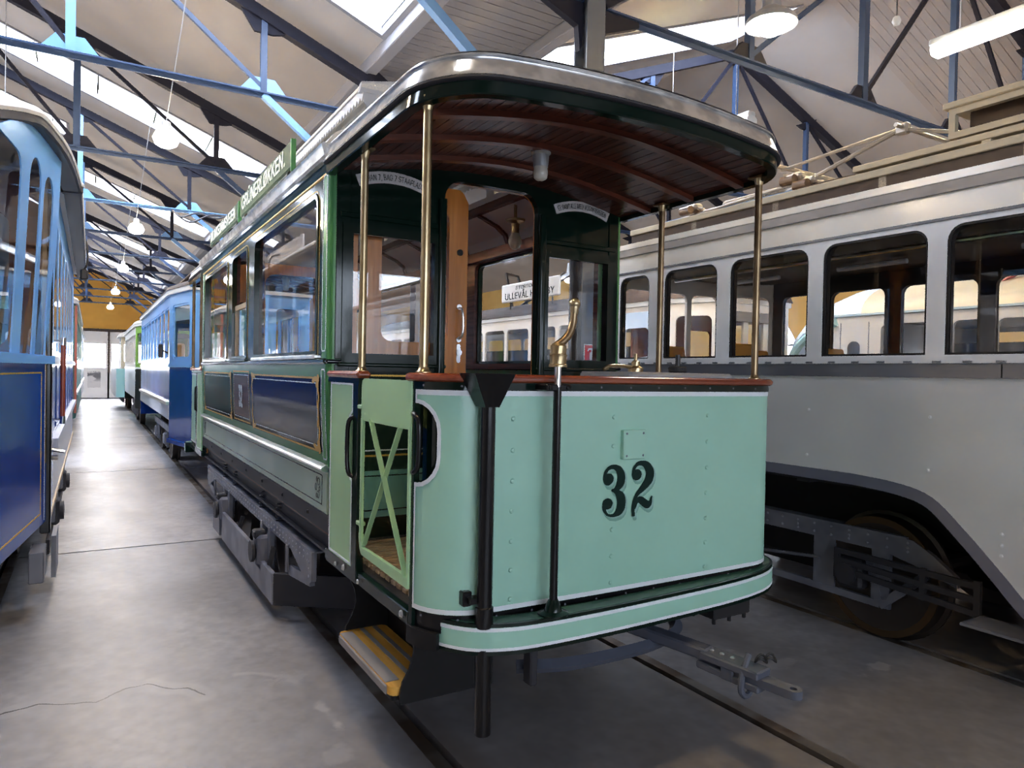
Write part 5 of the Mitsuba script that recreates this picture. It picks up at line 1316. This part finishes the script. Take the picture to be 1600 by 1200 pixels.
put(WT, 'grab_rail', rod((4.75, WYS + 0.2, 2.54), (4.75, WYE, 2.54), 0.016, 8), 'm_chrome', 40)
# roof boards, resistor box and folded pantograph
for (xa, xb, za, zb, yb) in ((4.20, 4.32, 2.905, 2.952, 5.0), (4.40, 4.50, 3.032, 3.072, 2.95)):
    put(WT, 'roof_board', B(xa, xb, WYS + 0.3, yb, za, zb, 0.004), 'm_roofboard')
put(WT, 'board_support', [B(4.22, 4.30, y, y + 0.05, 2.75, 2.91) for y in np.arange(-4.6, 5.0, 0.8)] + [B(4.41, 4.49, y, y + 0.05, 2.75, 3.04) for y in np.arange(-4.3, 2.9, 0.8)], 'm_roofboard', kind='stuff')
bx = put(WT, 'roof_box', px_(ring(sbox(-0.6, 3.17, 2.47, 3.36), 0.04), 4.66, 4.70), 'm_roofboard', label='tan framed box on the tram roof')
put(bx, 'lid', B(4.64, 5.7, -0.64, 2.50, 3.36, 3.40, 0.006), 'm_roofboard')
put(bx, 'core', B(4.78, 5.6, -0.56, 2.40, 2.80, 3.36), 'm_roofbrown')
put(bx, 'post', [B(4.655, 4.69, y, y + 0.05, 3.18, 3.36) for y in (0.4, 1.2, 1.9)], 'm_roofboard', kind='stuff')
PX = 4.9
def pg(pts, r=0.014): return tube(pts, r, 8)
pan = put(WT, 'pantograph', [pg([(PX, 3.92, 3.36), (PX, 2.89, 3.42)]), pg([(PX + 0.7, 3.92, 3.36), (PX + 0.7, 2.89, 3.42)]), rod((PX - 0.1, 2.90, 3.42), (PX + 0.8, 2.90, 3.42), 0.016, 8)], 'm_pantograph', 40, label='folded pale pantograph arms')
for a_, b_ in ((PX, PX + 0.05), (PX + 0.7, PX + 0.65)): put(pan, 'lower_arm', pg([(a_, 2.90, 3.42), (b_, 3.95, 3.17)], 0.018), 'm_pantograph', 40)
for a_, b_ in ((PX, PX + 0.04), (PX + 0.7, PX + 0.66)): put(pan, 'stay_rod', pg([(a_, 2.88, 3.40), (b_, 2.45, 3.26)], 0.014), 'm_pantograph', 40)
put(pan, 'joint', [B(PX - 0.03, PX + 0.03, 2.86, 2.95, 3.37, 3.45, 0.012), B(PX + 0.67, PX + 0.73, 2.86, 2.95, 3.37, 3.45, 0.012)], 'm_pantograph', 30)
put(pan, 'base_frame', [B(PX - 0.02, PX + 0.02, 2.4, 5.3, 3.13, 3.17), B(PX + 0.68, PX + 0.72, 2.4, 5.3, 3.13, 3.17), B(PX, PX + 0.7, 5.0, 5.04, 3.13, 3.17), B(PX, PX + 0.7, 3.3, 3.34, 3.13, 3.17)], 'm_steelblue')
hx = [[PX + 0.05 + 0.038 * math.cos(a), 3.95 + 0.62 * a / (56 * math.pi), 3.20 + 0.038 * math.sin(a)] for a in np.linspace(0, 56 * math.pi, 460)]
put(pan, 'spring', tube(hx, 0.007, 4), 'm_pantograph', 40)
put(pan, 'spring_rod', [rod((PX + 0.05, 3.7, 3.20), (PX + 0.05, 4.9, 3.20), 0.012, 8), rod((PX - 0.03, 3.55, 3.22), (PX - 0.03, 5.1, 3.15), 0.012, 8), rod((PX + 0.4, 3.2, 3.24), (PX + 0.4, 5.2, 3.22), 0.012, 8)], 'm_pantograph', 40)
for (y, z) in ((3.72, 3.20), (4.85, 3.17), (3.60, 3.14)):
    put(pan, 'bracket', [B(PX - 0.09, PX + 0.02, y - 0.05, y + 0.07, z + 0.03, z + 0.09, 0.02), ball((PX - 0.04, y + 0.09, z + 0.05), 0.04, 1), rod((PX - 0.05, y - 0.12, z + 0.02), (PX - 0.05, y + 0.14, z + 0.10), 0.012, 6)], 'm_pantograph', 30)
    put(pan, 'drum', rod((PX - 0.12, y - 0.02, z + 0.02), (PX - 0.12, y + 0.10, z + 0.02), 0.04, 12), 'm_insulator', 30)
    put(pan, 'insulator', [lathe([(0.001, 0), (0.06, 0.0), (0.035, 0.03), (0.06, 0.05), (0.035, 0.08), (0.055, 0.10), (0.03, 0.12), (0.001, 0.12)], (PX, y, z - 0.08), 12)], 'm_insulator', 30)
put(pan, 'collector_shoe', [B(PX - 0.25, PX + 0.95, 3.90, 3.98, 3.36, 3.40, 0.01), tube(smoothpath([(PX - 0.25, 3.94, 3.38), (PX - 0.42, 3.94, 3.35), (PX - 0.5, 3.94, 3.28)], 4), 0.016, 8)], 'm_pantograph', 30)
# truck
TXC = 5.10
for s in (-1, 1):
    x = TXC + s * 0.80
    fr_ = Polygon([(4.6, 0.56), (4.6, 0.665), (2.75, 0.675), (2.42, 0.665), (2.30, 0.60), (2.16, 0.50), (2.16, 0.44), (2.34, 0.50), (2.60, 0.56)])
    tk = put(WT, 'truck_frame', px_(fr_, x, x - s * 0.035), 'm_truck')
    put(tk, 'top_flange', B(x + s * 0.02, x - s * 0.08, 2.45, 4.6, 0.668, 0.68), 'm_truck')
    put(tk, 'rivet', hemis([(x, y, z) for i, y in enumerate(np.arange(2.45, 4.6, 0.13)) for z in ((0.645, 0.59) if i % 3 else (0.645, 0.615, 0.59))], 0.010, (s, 0, 0)), 'm_rivet', 30, kind='stuff')
    for ya, yb in ((2.94, 3.10), (2.56, 2.68), (3.85, 4.0)):
        put(tk, 'pedestal', B(x, x - s * 0.03, ya, yb, 0.20, 0.57), 'm_truck')
    put(tk, 'lower_tie', [bar((x - s * 0.01, 4.6, 0.24), (x - s * 0.01, 2.62, 0.22), 0.03, 0.045), bar((x - s * 0.01, 2.62, 0.21), (x - s * 0.01, 2.34, 0.47), 0.03, 0.05), bar((x - s * 0.01, 2.70, 0.5), (x - s * 0.01, 2.62, 0.22), 0.03, 0.05)], 'm_truck')
    gd = put(WT, 'guard', [bar((x + s * 0.06, 2.88, z0_), (x + s * 0.06, 2.02, z1_), 0.025, 0.035) for z0_, z1_ in ((0.515, 0.50), (0.455, 0.42), (0.40, 0.345))], 'm_truckdark')
    for y in (2.88, 2.32, 2.02): put(gd, 'post', bar((x + s * 0.06, y, 0.34), (x + s * 0.06, y, 0.53), 0.025, 0.035), 'm_truckdark')
    put(tk, 'axle_box', [B(x + s * 0.05, x - s * 0.05, 2.72, 2.90, 0.28, 0.48, 0.02), lathe([(0.07, 0), (0.07, 0.03), (0.001, 0.035)], (x + s * 0.05 - (0.035 if s < 0 else 0), 2.81, 0.38), 14, 'x')], 'm_truckdark', 30)
    for wy in (2.64, 4.3):
        wm = lathe([(0.001, -0.05), (0.07, -0.055), (0.09, -0.03), (0.27, -0.025), (0.32, -0.05), (0.375, -0.05), (0.385, 0.04), (0.41, 0.05), (0.41, 0.075), (0.30, 0.06), (0.26, 0.0), (0.10, 0.02), (0.001, 0.03)], (0, 0, 0), 32, 'x')
        if s > 0: wm = mirror_x(wm, 0)
        wm.apply_translation((TXC + s * 0.735, wy, 0.392))
        wk = put(WT, 'wheel', wm, 'm_wheel', 40)
        put(wk, 'tyre', px_(Point(wy, 0.392).buffer(0.376, quad_segs=12).difference(Point(wy, 0.392).buffer(0.335, quad_segs=12)), TXC + s * 0.79, TXC + s * 0.775), 'm_tyre')
put(WT, 'axle', [rod((TXC - 0.75, y, 0.385), (TXC + 0.75, y, 0.385), 0.05, 10) for y in (2.64, 4.3)], 'm_wheel')
put(WT, 'motor', [B(TXC - 0.5, TXC + 0.5, 2.9, 4.0, 0.22, 0.75, 0.1)], 'm_iron')
put(WT, 'equipment_box', [B(TXC - 0.55, TXC + 0.75, 2.15, WYE - 0.05, 0.60, 1.03, 0.04)], 'm_blackmatt')
put(WT, 'equipment_box', [B(TXC + 0.3, TXC + 0.7, 2.0, WYE - 0.05, 0.25, 0.66, 0.04)], 'm_blackmatt')
for zc_, xa, xb, yb in ((2.765, 4.10, 4.13, 5.0), (2.78, 4.34, 4.37, 3.4)):
    put(WT, 'roof_panel', B(xa + 0.12, xb + 0.12, WYS + 0.3, yb, 2.74, 2.93 if xa < 4.2 else 3.04), 'm_roofbrown')
put(WT, 'brake_rod', rod((4.36, 4.0, 0.30), (4.30, 3.05, 0.42), 0.012, 8), 'm_truck')
put(WT, 'underframe', [B(WX0 + 0.1, WX1 - 0.1, y, y + 0.1, 0.95, 1.06) for y in (1.8, 3.0, 4.2)] + [B(TXC - 0.6, TXC - 0.5, 1.5, 4.9, 0.9, 1.0), B(TXC + 0.5, TXC + 0.6, 1.5, 4.9, 0.9, 1.0)], 'm_truckdark')
put(WT, 'footboard', [B(WX0 + 0.02, WX0 + 0.25, 0.2, 2.0, 0.33, 0.345)], 'm_greyband')

# --- light and dark blue tram on the left
LB = thing('tram', 'light blue over dark blue tram at the left edge, standing nearest on the aisle', 'tram')
pA, pB, pC = (-0.48, 4.2), (-0.25, 6.0), (-0.25, 13.4)
LA = math.dist(pA, pB)
sA = lambda y: (y - 4.2) * LA / 1.8
leanv = (1.69, 0.042)
wz = (1.70, 2.93)
hA = [rr(sA(a), sA(b), wz[0], zt, r, 'top') for a, b, zt, r in ((4.28, 4.90, 2.82, 0.11), (5.10, 5.41, 2.90, 0.15), (5.50, 5.80, 2.88, 0.145))]
def lower_panel(p, q, name='lower_panel'):
    return put(LB, name, wallseg(p, q, 0.54, 1.64, (), 0.04), 'm_dkblue')
topA = [(sA(y), z) for y, z in ((6.0, 3.095), (5.6, 3.095), (5.2, 3.07), (4.9, 3.01), (4.62, 2.93), (4.2, 2.76))]
panel_run(LB, pA, pB, 1.69, 3.085, 'm_ltblue', hA, 0.010, 'window_wall', lean=leanv, panedepth=0.005, outline=Polygon([(0, 1.69), (LA, 1.69)] + topA))
lp = lower_panel(pA, pB)
gq = sbox(0.06, 0.62, LA - 0.28, 1.585)
put(lp, 'gold_line', wallseg(pA, pB, 0, 0, (), 0.004, outline=ring(gq, 0.010), off=0.002), 'm_gold')
put(lp, 'white_edge', wallseg(pA, pB, 0, 0, (), 0.004, outline=sbox(LA - 0.17, 0.56, LA - 0.16, 1.6), off=0.002), 'm_line')
put(LB, 'belt_rail', wallseg(pA, pB, 1.64, 1.695, (), 0.06, off=0.03), 'm_ltblue')
put(LB, 'door_post', [B(-0.30, -0.235, 5.90, 6.03, 0.45, 2.95, 0.01)], 'm_black')
put(LB, 'brass_strip', B(-0.30, -0.262, 5.835, 5.90, 0.95, 2.9, 0.006), 'm_brassdark')
# long side
swin = [(6.55 + 0.86 * i, 7.27 + 0.86 * i) for i in range(7)]
holes = [rr(a - 6.0, b - 6.0, 1.75, 2.78, 0.09) for a, b in swin]
panel_run(LB, pB, pC, 1.69, 3.07, 'm_ltblue', holes, 0.014, 'window_wall', panedepth=0.006)
put(LB, 'side_panel', wallseg(pB, pC, 1.10, 1.64, (), 0.04), 'm_dkblue')
put(LB, 'door_panel', wallseg((-0.25, 6.03), (-0.25, 6.5), 0.55, 1.64, (), 0.03, off=0.004), 'm_dkblue')
for a in np.arange(7.0, 13.3, 0.86):
    put(LB, 'panel_joint', B(-0.252, -0.243, a, a + 0.02, 1.12, 1.63), 'm_dkblue')
put(LB, 'belt_rail', wallseg(pB, pC, 1.64, 1.695, (), 0.06, off=0.03), 'm_line')
put(LB, 'rub_rail', wallseg((-0.25, 6.25), pC, 1.02, 1.085, (), 0.06, off=0.045), 'm_skirtwhite')
put(LB, 'side_skirt', wallseg((-0.25, 6.1), pC, 0.56, 1.02, (), 0.03), 'm_skirtwhite')
put(LB, 'skirt_line', wallseg((-0.25, 6.1), pC, 0.53, 0.565, (), 0.04, off=0.012), 'm_tan')
put(LB, 'grab_rail', [rod((-0.19, 6.62, 1.22), (-0.19, 6.62, 1.80), 0.017, 10)], 'm_railwood', 40)
put(LB, 'rail_bracket', [rod((-0.25, 6.62, z), (-0.17, 6.62, z), 0.011, 8) for z in (1.20, 1.82)] + [lathe([(0.02, -0.03), (0.02, 0.03)], (-0.19, 6.62, z), 10) for z in (1.20, 1.82)], 'm_chrome', 40)
put(LB, 'rail_bracket', [rod((-0.25, 6.1, 1.02), (-0.16, 6.1, 1.0), 0.014, 8), rod((-0.25, 6.1, 0.96), (-0.2, 6.1, 0.96), 0.02, 8)], 'm_chrome', 40)
lbx0 = -2.35
lbo = [(lbx0, 13.4), (lbx0, 6.0), (lbx0 + 0.23, 4.2), (lbx0 + 0.6, 3.75), (-0.85, 3.75), (-0.48, 4.2), (-0.25, 6.0), (-0.25, 13.4)]
for a, b in zip(lbo[:-1], lbo[1:]):
    if b[0] < -0.4 or (a[0] < -0.6 and b[0] < -0.45):
        Ls = math.dist(a, b)
        n = max(1, int(Ls / 0.85)); wdt = Ls / n
        hs = [rr(i * wdt + 0.06, (i + 1) * wdt - 0.06, 1.72, 2.8, 0.08) for i in range(n)]
        panel_run(LB, a, b, 1.69, 3.02, 'm_ltblue', hs, 0.045, 'window_wall')
        put(LB, 'lower_panel', wallseg(a, b, 0.54, 1.69, (), 0.04), 'm_dkblue')
put(LB, 'end_wall', py_(sbox(lbx0, 0.55, -0.25, 3.02).difference(unary_union([rr(lbx0 + 0.25, -1.65, 1.7, 2.75, .1), rr(-1.55, -1.05, 1.7, 2.75, .1), rr(-0.95, -0.5, 1.7, 2.75, .1)])), 13.36, 13.4), 'm_ltblue')
put(LB, 'bulkhead', py_(sbox(lbx0 + 0.05, 0.8, -0.3, 3.0).difference(unary_union([rr(lbx0 + 0.3, -1.7, 1.75, 2.7, .1), rr(-1.0, -0.5, 1.75, 2.7, .1), sbox(-1.6, 0.79, -1.1, 2.75)])), 6.05, 6.10), 'm_seatdark')
put(LB, 'floor', [B(lbx0 + 0.05, -0.3, 6.0, 13.3, 0.80, 0.86), B(lbx0 + 0.3, -0.56, 4.1, 6.0, 0.74, 0.80)], 'm_interior')
put(LB, 'ceiling', [B(lbx0 + 0.05, -0.3, 6.0, 13.3, 2.98, 3.0), B(lbx0 + 0.3, -0.56, 4.1, 6.0, 2.98, 3.0)], 'm_interiorlight')
edge = [(-0.85, 3.75), (-0.47, 4.2), (-0.22, 6.0), (-0.20, 9.0), (-0.20, 13.4)]
e3 = smoothpath([(-0.92, 3.70, -0.42), (-0.55, 4.1, -0.31), (-0.425, 4.62, -0.15), (-0.352, 4.9, -0.07), (-0.288, 5.2, -0.015), (-0.19, 5.9, 0.0), (-0.135, 6.8, -0.01), (-0.125, 7.6, -0.03), (-0.125, 13.4, -0.03)], 6)
strip(LB, 'eave', e3, [(-0.08, 3.075), (0.03, 3.075), (0.045, 3.085), (0.045, 3.135), (-0.08, 3.135)], 'm_truckdark')
strip(LB, 'eave_edge', e3, [(-0.22, 3.13), (0.05, 3.13), (0.055, 3.15), (0.03, 3.185), (-0.06, 3.215), (-0.22, 3.23)], 'm_roofwhite', 30)
roof_dome(LB, 'roof', [(lbx0, 13.4), (lbx0, 6.0), (lbx0 + 0.2, 4.1), (-0.55, 4.1), (-0.27, 6.0), (-0.25, 13.4)], 3.03, 0.15, 'm_roofwhite', -0.03, 2.6)
sb_ = put(LB, 'destination_board', B(-0.25, -0.22, 9.4, 11.5, 3.17, 3.42, 0.004), 'm_plate', label='pale board on the roof edge')
put(LB, 'roof_hook', [tube(smoothpath([(-0.1, 10.6, 2.85), (-0.06, 10.6, 2.92), (-0.05, 10.6, 3.08), (-0.08, 10.6, 3.25), (-0.2, 10.6, 3.3)], 4), 0.012, 6), B(-0.13, -0.04, 10.5, 10.65, 2.72, 2.86, 0.02)], 'm_iron', 30)
running_gear(LB, -1.30, (7.4, 9.3), half=0.98)
put(LB, 'step', B(-0.335, -0.25, 5.45, 5.75, 0.22, 0.42, 0.006), 'm_chequer', label='grey chequered folding step')
put(LB, 'lifeguard_board', px_(Polygon([(6.05, 0.10), (6.45, 0.10), (6.5, 0.22), (6.45, 0.40), (6.05, 0.40)]), -0.235, -0.205), 'm_truck')
put(LB, 'lifeguard_board', B(-0.30, -0.275, 6.8, 9.9, 0.10, 0.22, 0.004), 'm_truckdark')
for y in (7.4, 9.3):
    put(LB, 'axle_box', [B(-0.33, -0.225, y - 0.11, y + 0.11, 0.24, 0.46, 0.02), lathe([(0.08, 0), (0.08, 0.03), (0.001, 0.035)], (-0.225, y, 0.35), 14, 'x')], 'm_truckdark', 30)
    put(LB, 'spring_hanger', [B(-0.30, -0.25, y + sg * 0.28 - 0.03, y + sg * 0.28 + 0.03, 0.30, 0.54, 0.008) for sg in (-1, 1)], 'm_truck', kind='stuff')
put(LB, 'underframe', [B(-0.5, -0.42, 4.4, 13.2, 0.5, 0.6), B(lbx0 + 0.2, lbx0 + 0.28, 4.4, 13.2, 0.5, 0.6)], 'm_truckdark')

def simple_tram(label, x0, x1, y0, y1, up, low, zs, winw=0.8, taper=None, roofm='m_roofwhite', skirt=None, wz=(1.75, 2.6), belt='m_line', dome=0.22, wys=None, side_z0=None, name='tram', endlow=None, endup=None, frame=None, gear=True):
    """zs: bottom, belt, eave; taper: (inset, length) of the platform towards the camera"""
    key = thing(name, label, 'tram')
    z0, zb, ze = zs
    tp = taper or (0.0, 0.0)
    out = [(x0, y1), (x0, y0 + tp[1]), (x0 + tp[0], y0), (x1 - tp[0], y0), (x1, y0 + tp[1]), (x1, y1)]
    if tp[1] == 0:
        out = [(x0, y1), (x0, y0), (x1, y0), (x1, y1)]
    segs = list(zip(out, out[1:] + out[:1]))
    for a, b in segs:
        Ls = math.dist(a, b); isend = abs(a[0] - b[0]) > 0.02
        n = 3 if Ls > 1.3 and isend else 1 if isend else max(1, int(round(Ls / winw)))
        wdt = (Ls - 0.16) / n
        hs = [rr(0.08 + i * wdt + 0.05, 0.08 + (i + 1) * wdt - 0.05, wz[0], wz[1], 0.09) for i in range(n)]
        panel_run(key, a, b, zb, ze, (endup or up) if isend else up, hs, 0.04, 'end_wall' if isend else 'window_wall', frame=frame)
        put(key, 'end_panel' if isend else 'lower_panel', wallseg(a, b, z0 if isend else (side_z0 or z0), zb, (), 0.04), (endlow or low) if isend else low)
        put(key, 'belt_rail', wallseg(a, b, zb - 0.025, zb + 0.02, (), 0.04, off=0.02), belt)
        if not isend and skirt:
            put(key, 'rub_rail', wallseg(a, b, 1.06, 1.11, (), 0.05, off=0.04), 'm_chrome')
            put(key, 'side_skirt', wallseg(a, b, side_z0 or z0, 1.07, (), 0.03, off=0.008), skirt)
        put(key, 'eave', wallseg(a, b, ze - 0.02, ze + 0.06, (), 0.06, off=0.04), 'm_roofwhite')
    roof_dome(key, 'roof', out, ze + 0.05, dome, roofm, 0.05)
    put(key, 'floor', B(x0 + 0.06, x1 - 0.06, y0 + tp[1], y1 - 0.1, 0.80, 0.86), 'm_interior')
    put(key, 'ceiling', B(x0 + 0.08, x1 - 0.08, y0 + tp[1], y1 - 0.1, ze - 0.04, ze - 0.02), 'm_interiorlight')
    if gear:
        running_gear(key, (x0 + x1) / 2, wys or ((y0 + y1) / 2 - 0.9, (y0 + y1) / 2 + 0.9))
    return key
T3 = simple_tram('dark green tram parked behind the blue tram on the left side of the aisle', -2.3, -0.26, 15.2, 25.5, 'm_bluegreen', 'm_bluegreen', (0.6, 1.66, 2.85), roofm='m_roofboard', taper=(0.2, 1.1), skirt='m_bluegreen')
put(T3, 'post', B(-0.30, -0.24, 16.2, 16.3, 0.7, 2.8), 'm_railwood')
T3b = simple_tram('pale blue tram far down on the left side of the aisle', -2.3, -0.28, 27.0, 36.5, 'm_paleblue', 'm_bluesilver', (0.6, 1.66, 2.8), skirt='m_skirtwhite')

T4 = simple_tram('bright blue tram with angled front directly behind the mint green tram', 1.02, 3.02, 10.75, 18.9, 'm_ltblue', 'm_dkblue', (0.52, 1.66, 2.74), taper=(0.19, 1.1), roofm='m_roofbrown', skirt='m_skirtwhite', wz=(1.76, 2.56), belt='m_ltblue', side_z0=0.84, wys=(13.9, 15.8), frame='m_ltblue')
put(T4, 'window_blind', wallseg((1.035, 11.80), (1.195, 10.82), 2.32, 2.55, (), 0.004, off=-0.03), 'm_galv')
put(T4, 'clerestory', [B(1.45, 2.6, 11.2, 18.4, 2.95, 3.12, 0.04), B(1.35, 2.7, 11.1, 18.5, 3.12, 3.16, 0.01)], 'm_roofbrown')
put(T4, 'trolley_base', [B(1.8, 2.2, 12.5, 13.4, 3.16, 3.26, 0.03), rod((2.0, 12.9, 3.3), (2.0, 18.5, 3.6), 0.02, 6)], 'm_roofboard')
put(T4, 'bumper', wallseg((1.02, 11.85), (1.21, 10.75), 0.50, 0.56, (), 0.06, off=0.03), 'm_dkblue')
put(T4, 'mirror', [rod((1.0, 11.9, 1.85), (0.90, 11.9, 1.9), 0.012, 6), B(0.87, 0.93, 11.86, 11.9, 1.78, 1.98, 0.01)], 'm_iron')
T5 = simple_tram('olive green and white tram third in the row beyond the bright blue tram', 1.0, 3.0, 19.9, 27.6, 'm_roofwhite', 'm_palegrey', (0.55, 1.60, 2.70), taper=(0.2, 1.1), endup='m_olive', endlow='m_blackmatt', side_z0=0.8, wz=(1.7, 2.5))
# turquoise works car at the far end
T6 = thing('works_car', 'pale turquoise works car with a low body, farthest in the row by the gate', 'tram')
put(T6, 'side_wall', [B(0.78, 0.84, 29.6, 37.5, 0.50, 1.55), B(2.7, 2.76, 29.6, 37.5, 0.50, 1.55)], 'm_palegrey')
put(T6, 'front_wall', B(0.80, 2.74, 29.55, 29.62, 0.50, 1.55), 'm_turq')
put(T6, 'deck', B(0.84, 2.7, 29.6, 37.5, 1.0, 1.1), 'm_truckdark')
cg = sbox(0.95, 1.5, 2.6, 2.75).difference(unary_union([rr(1.05, 1.7, 1.8, 2.5, .08), rr(1.85, 2.5, 1.8, 2.5, .08)]))
put(T6, 'cab_wall', py_(cg, 30.0, 30.05), 'm_roofboard')
for b_ in ((0.95, 0.99, 30.0, 30.3), (0.95, 0.99, 31.2, 31.6), (2.56, 2.6, 30.0, 31.6)): put(T6, 'cab_side', B(*b_, 1.5, 2.75), 'm_palegrey')
put(T6, 'cab_roof', py_(Polygon([(0.85, 2.72)] + [(1.775 + 0.92 * math.cos(a), 2.75 + 0.28 * math.sin(a)) for a in np.linspace(math.pi, 0, 12)] + [(2.7, 2.72)]), 29.9, 31.8), 'm_roofwhite', 30)
running_gear(T6, 2.022, (31.5, 33.5), half=0.95)

# --- cream tram on the far track, seen through the windows
T7 = simple_tram('cream tram with white roof destination sign, seen through the green tram on the far track', 7.1, 9.2, 6.9, 19.5, 'm_cream', 'm_palegrey', (0.6, 1.62, 2.70), winw=0.92, taper=(0.35, 0.7), roofm='m_roofbrown', wz=(1.70, 2.50), belt='m_greyband', dome=0.35, endup='m_cream', wys=(10.5, 15.5))
put(T7, 'door', wallseg((7.1, 8.75), (7.1, 7.75), 0.8, 2.60, [rr(0.22, 0.78, 1.7, 2.36, 0.09)], 0.03, off=0.012), 'm_paleblue')
put(T7, 'door_rail', [rod((7.06, 7.8, 1.92), (7.06, 8.3, 1.90), 0.012, 6), rod((7.06, 7.8, 1.84), (7.06, 8.3, 1.87), 0.012, 6)], 'm_line')
dsn = put(T7, 'destination_sign', B(7.16, 7.22, 10.45, 12.50, 3.06, 3.42, 0.02), 'm_paper', label='white roof sign lettered STORTORVET ULLEVÅL HAGEBY')
m = facing(text('ULLEVÅL HAGEBY', 0.125, 1.75, 0.004), (7.158, 12.33, 3.11), (0, -1, 0)); put(dsn, 'lettering', m, 'm_ink')
m = facing(text('STORTORVET', 0.07, 0.95, 0.004), (7.158, 11.93, 3.29), (0, -1, 0)); put(dsn, 'lettering', m, 'm_ink')
put(T7, 'sign_bracket', [rod((7.22, y, 2.7), (7.20, y, 3.1), 0.015, 6) for y in (10.7, 12.2)], 'm_iron')
put(T7, 'end_board', B(7.6, 8.5, 6.82, 6.86, 2.42, 2.56), 'm_greyband')
tro = put(T7, 'trolley_frame', [bar((7.5, 12.6, 2.95), (7.5, 12.9, 3.75), 0.04, 0.04), bar((7.9, 12.6, 2.95), (7.9, 13.1, 3.75), 0.04, 0.04), B(7.45, 7.95, 12.55, 13.1, 2.9, 2.96), bar((7.5, 12.9, 3.74), (7.9, 13.1, 3.74), 0.04, 0.04)], 'm_iron', label='dark trolley frame on the roof')
put(tro, 'arm', [rod((7.7, 12.8, 3.0), (7.6, 10.9, 3.55), 0.015, 6), rod((7.7, 12.8, 3.0), (7.8, 10.9, 3.55), 0.015, 6)], 'm_iron')
put(T7, 'roof_board', [B(7.5, 7.62, 9.0, 18.0, 2.98, 3.02), B(8.6, 8.72, 9.0, 18.0, 2.98, 3.02)], 'm_roofboard')

# --- rounded pale railcar beyond, at the right
T8 = thing('railcar', 'pale grey railcar with rounded cream roof, seen through the near tram windows at right', 'tram')
RX0, RX1, RY0, RY1 = 8.7, 11.2, -5.5, 6.05
def rail_side(x, sg):
    p, q = ((x, RY1), (x, RY0)) if sg < 0 else ((x, RY0), (x, RY1))
    S = (lambda y: RY1 - y) if sg < 0 else (lambda y: y - RY0)
    hs = []
    for a, b, z0_, z1_ in ((4.62, 5.38, 1.5, 2.36), (4.12, 4.50, 1.5, 2.36), (3.2, 4.02, 1.5, 2.36), (2.0, 3.0, 1.5, 2.36), (0.8, 1.8, 1.5, 2.36), (5.66, 5.84, 1.6, 2.15)):
        s = sorted((S(a), S(b))); hs.append(rr(s[0], s[1], z0_, z1_, 0.08))
    panel_run(T8, p, q, 0.7, 2.48, 'm_railcar', hs, 0.05, 'side_wall')
    put(T8, 'gutter', wallseg(p, q, 2.485, 2.512, (), 0.05, off=0.03), 'm_bluesilver')
    put(T8, 'door_line', [wallseg(p, q, 0, 0, (), 0.01, outline=sbox(S(y), 0.8, S(y) + 0.015, 2.4), off=0.003) for y in (5.55, 5.95)], 'm_greyband')
rail_side(RX0, -1); rail_side(RX1, 1)
prof = [(RX0 + 1.25 - 1.27 * math.cos(a), 2.50 + 0.50 * math.sin(a)) for a in np.linspace(0, math.pi, 19)]
put(T8, 'roof', py_(Polygon(prof), RY0, RY1 - 0.4), 'm_railcarroof', 30)
Vn, Fn = [], []
for k, t in enumerate(np.linspace(0, 1, 7)):
    y = RY1 - 0.4 + 1.35 * math.sin(t * math.pi / 2); c = 0.35 + 0.65 * math.cos(t * math.pi / 2)
    for (x, z) in prof:
        Vn.append([RX0 + 1.25 + (x - RX0 - 1.25) * (0.55 + 0.45 * c), y, 2.50 - 0.75 * (1 - math.cos(t * math.pi / 2)) + (z - 2.50) * c])
n = len(prof)
for k in range(6):
    for i in range(n - 1):
        a = k * n + i; Fn += [[a, a + n, a + 1], [a + 1, a + n, a + n + 1]]
put(T8, 'nose', tri(Vn, Fn), 'm_paleblue', 50)
put(T8, 'front_wall', py_(sbox(RX0 + 0.02, 0.7, RX1 - 0.02, 2.5), RY1 - 0.1, RY1 - 0.05), 'm_railcar')
ap = smoothpath([(RX0 - 0.02, RY1 - 0.05, 2.42), (RX0 + 0.08, RY1 + 0.45, 2.25), (RX0 + 0.25, RY1 + 0.85, 1.95), (RX0 + 0.35, RY1 + 1.0, 1.5), (RX0 + 0.36, RY1 + 1.05, 0.9)], 5)
put(T8, 'front_pillar', tube(ap, 0.06, 8), 'm_aqua', 40, label='aqua curved front pillar')
put(T8, 'roof_emblem', [bar((RX0 + 0.28, 3.05 + a, 2.83 + b), (RX0 + 0.28, 3.05 + c, 2.83 + d), 0.10, 0.012) for a, b, c, d in ((1.05, -0.03, 0.85, 0.08), (0.85, 0.08, 0.65, -0.02), (0.65, -0.02, 0.3, 0.03))], 'm_redfaded')
put(T8, 'roof_ladder', [B(RX0 + 0.5, RX0 + 0.75, 2.4, 4.6, 2.98, 3.04), B(RX0 + 0.5, RX0 + 0.75, 4.75, 5.1, 2.95, 3.03)], 'm_roofbrown')
put(T8, 'floor', B(RX0 + 0.1, RX1 - 0.1, RY0, RY1 - 0.2, 0.9, 0.96), 'm_interior')
running_gear(T8, 9.95, (-2.0, 3.0), half=1.1)

put(T8, 'seat_row', B(9.9, 10.1, RY0 + 0.5, RY1 - 0.8, 0.96, 2.15), 'm_interior')
put(T8, 'ceiling', B(RX0 + 0.1, RX1 - 0.1, RY0, RY1 - 0.5, 2.42, 2.46), 'm_interior')
put(T7, 'seat_row', B(8.05, 8.25, 8.6, 19.0, 0.86, 2.15), 'm_interior')
put(T7, 'cab_partition', py_(sbox(7.2, 0.86, 9.1, 2.66).difference(rr(8.3, 8.9, 1.7, 2.4, .08)), 8.45, 8.5), 'm_seatdark')
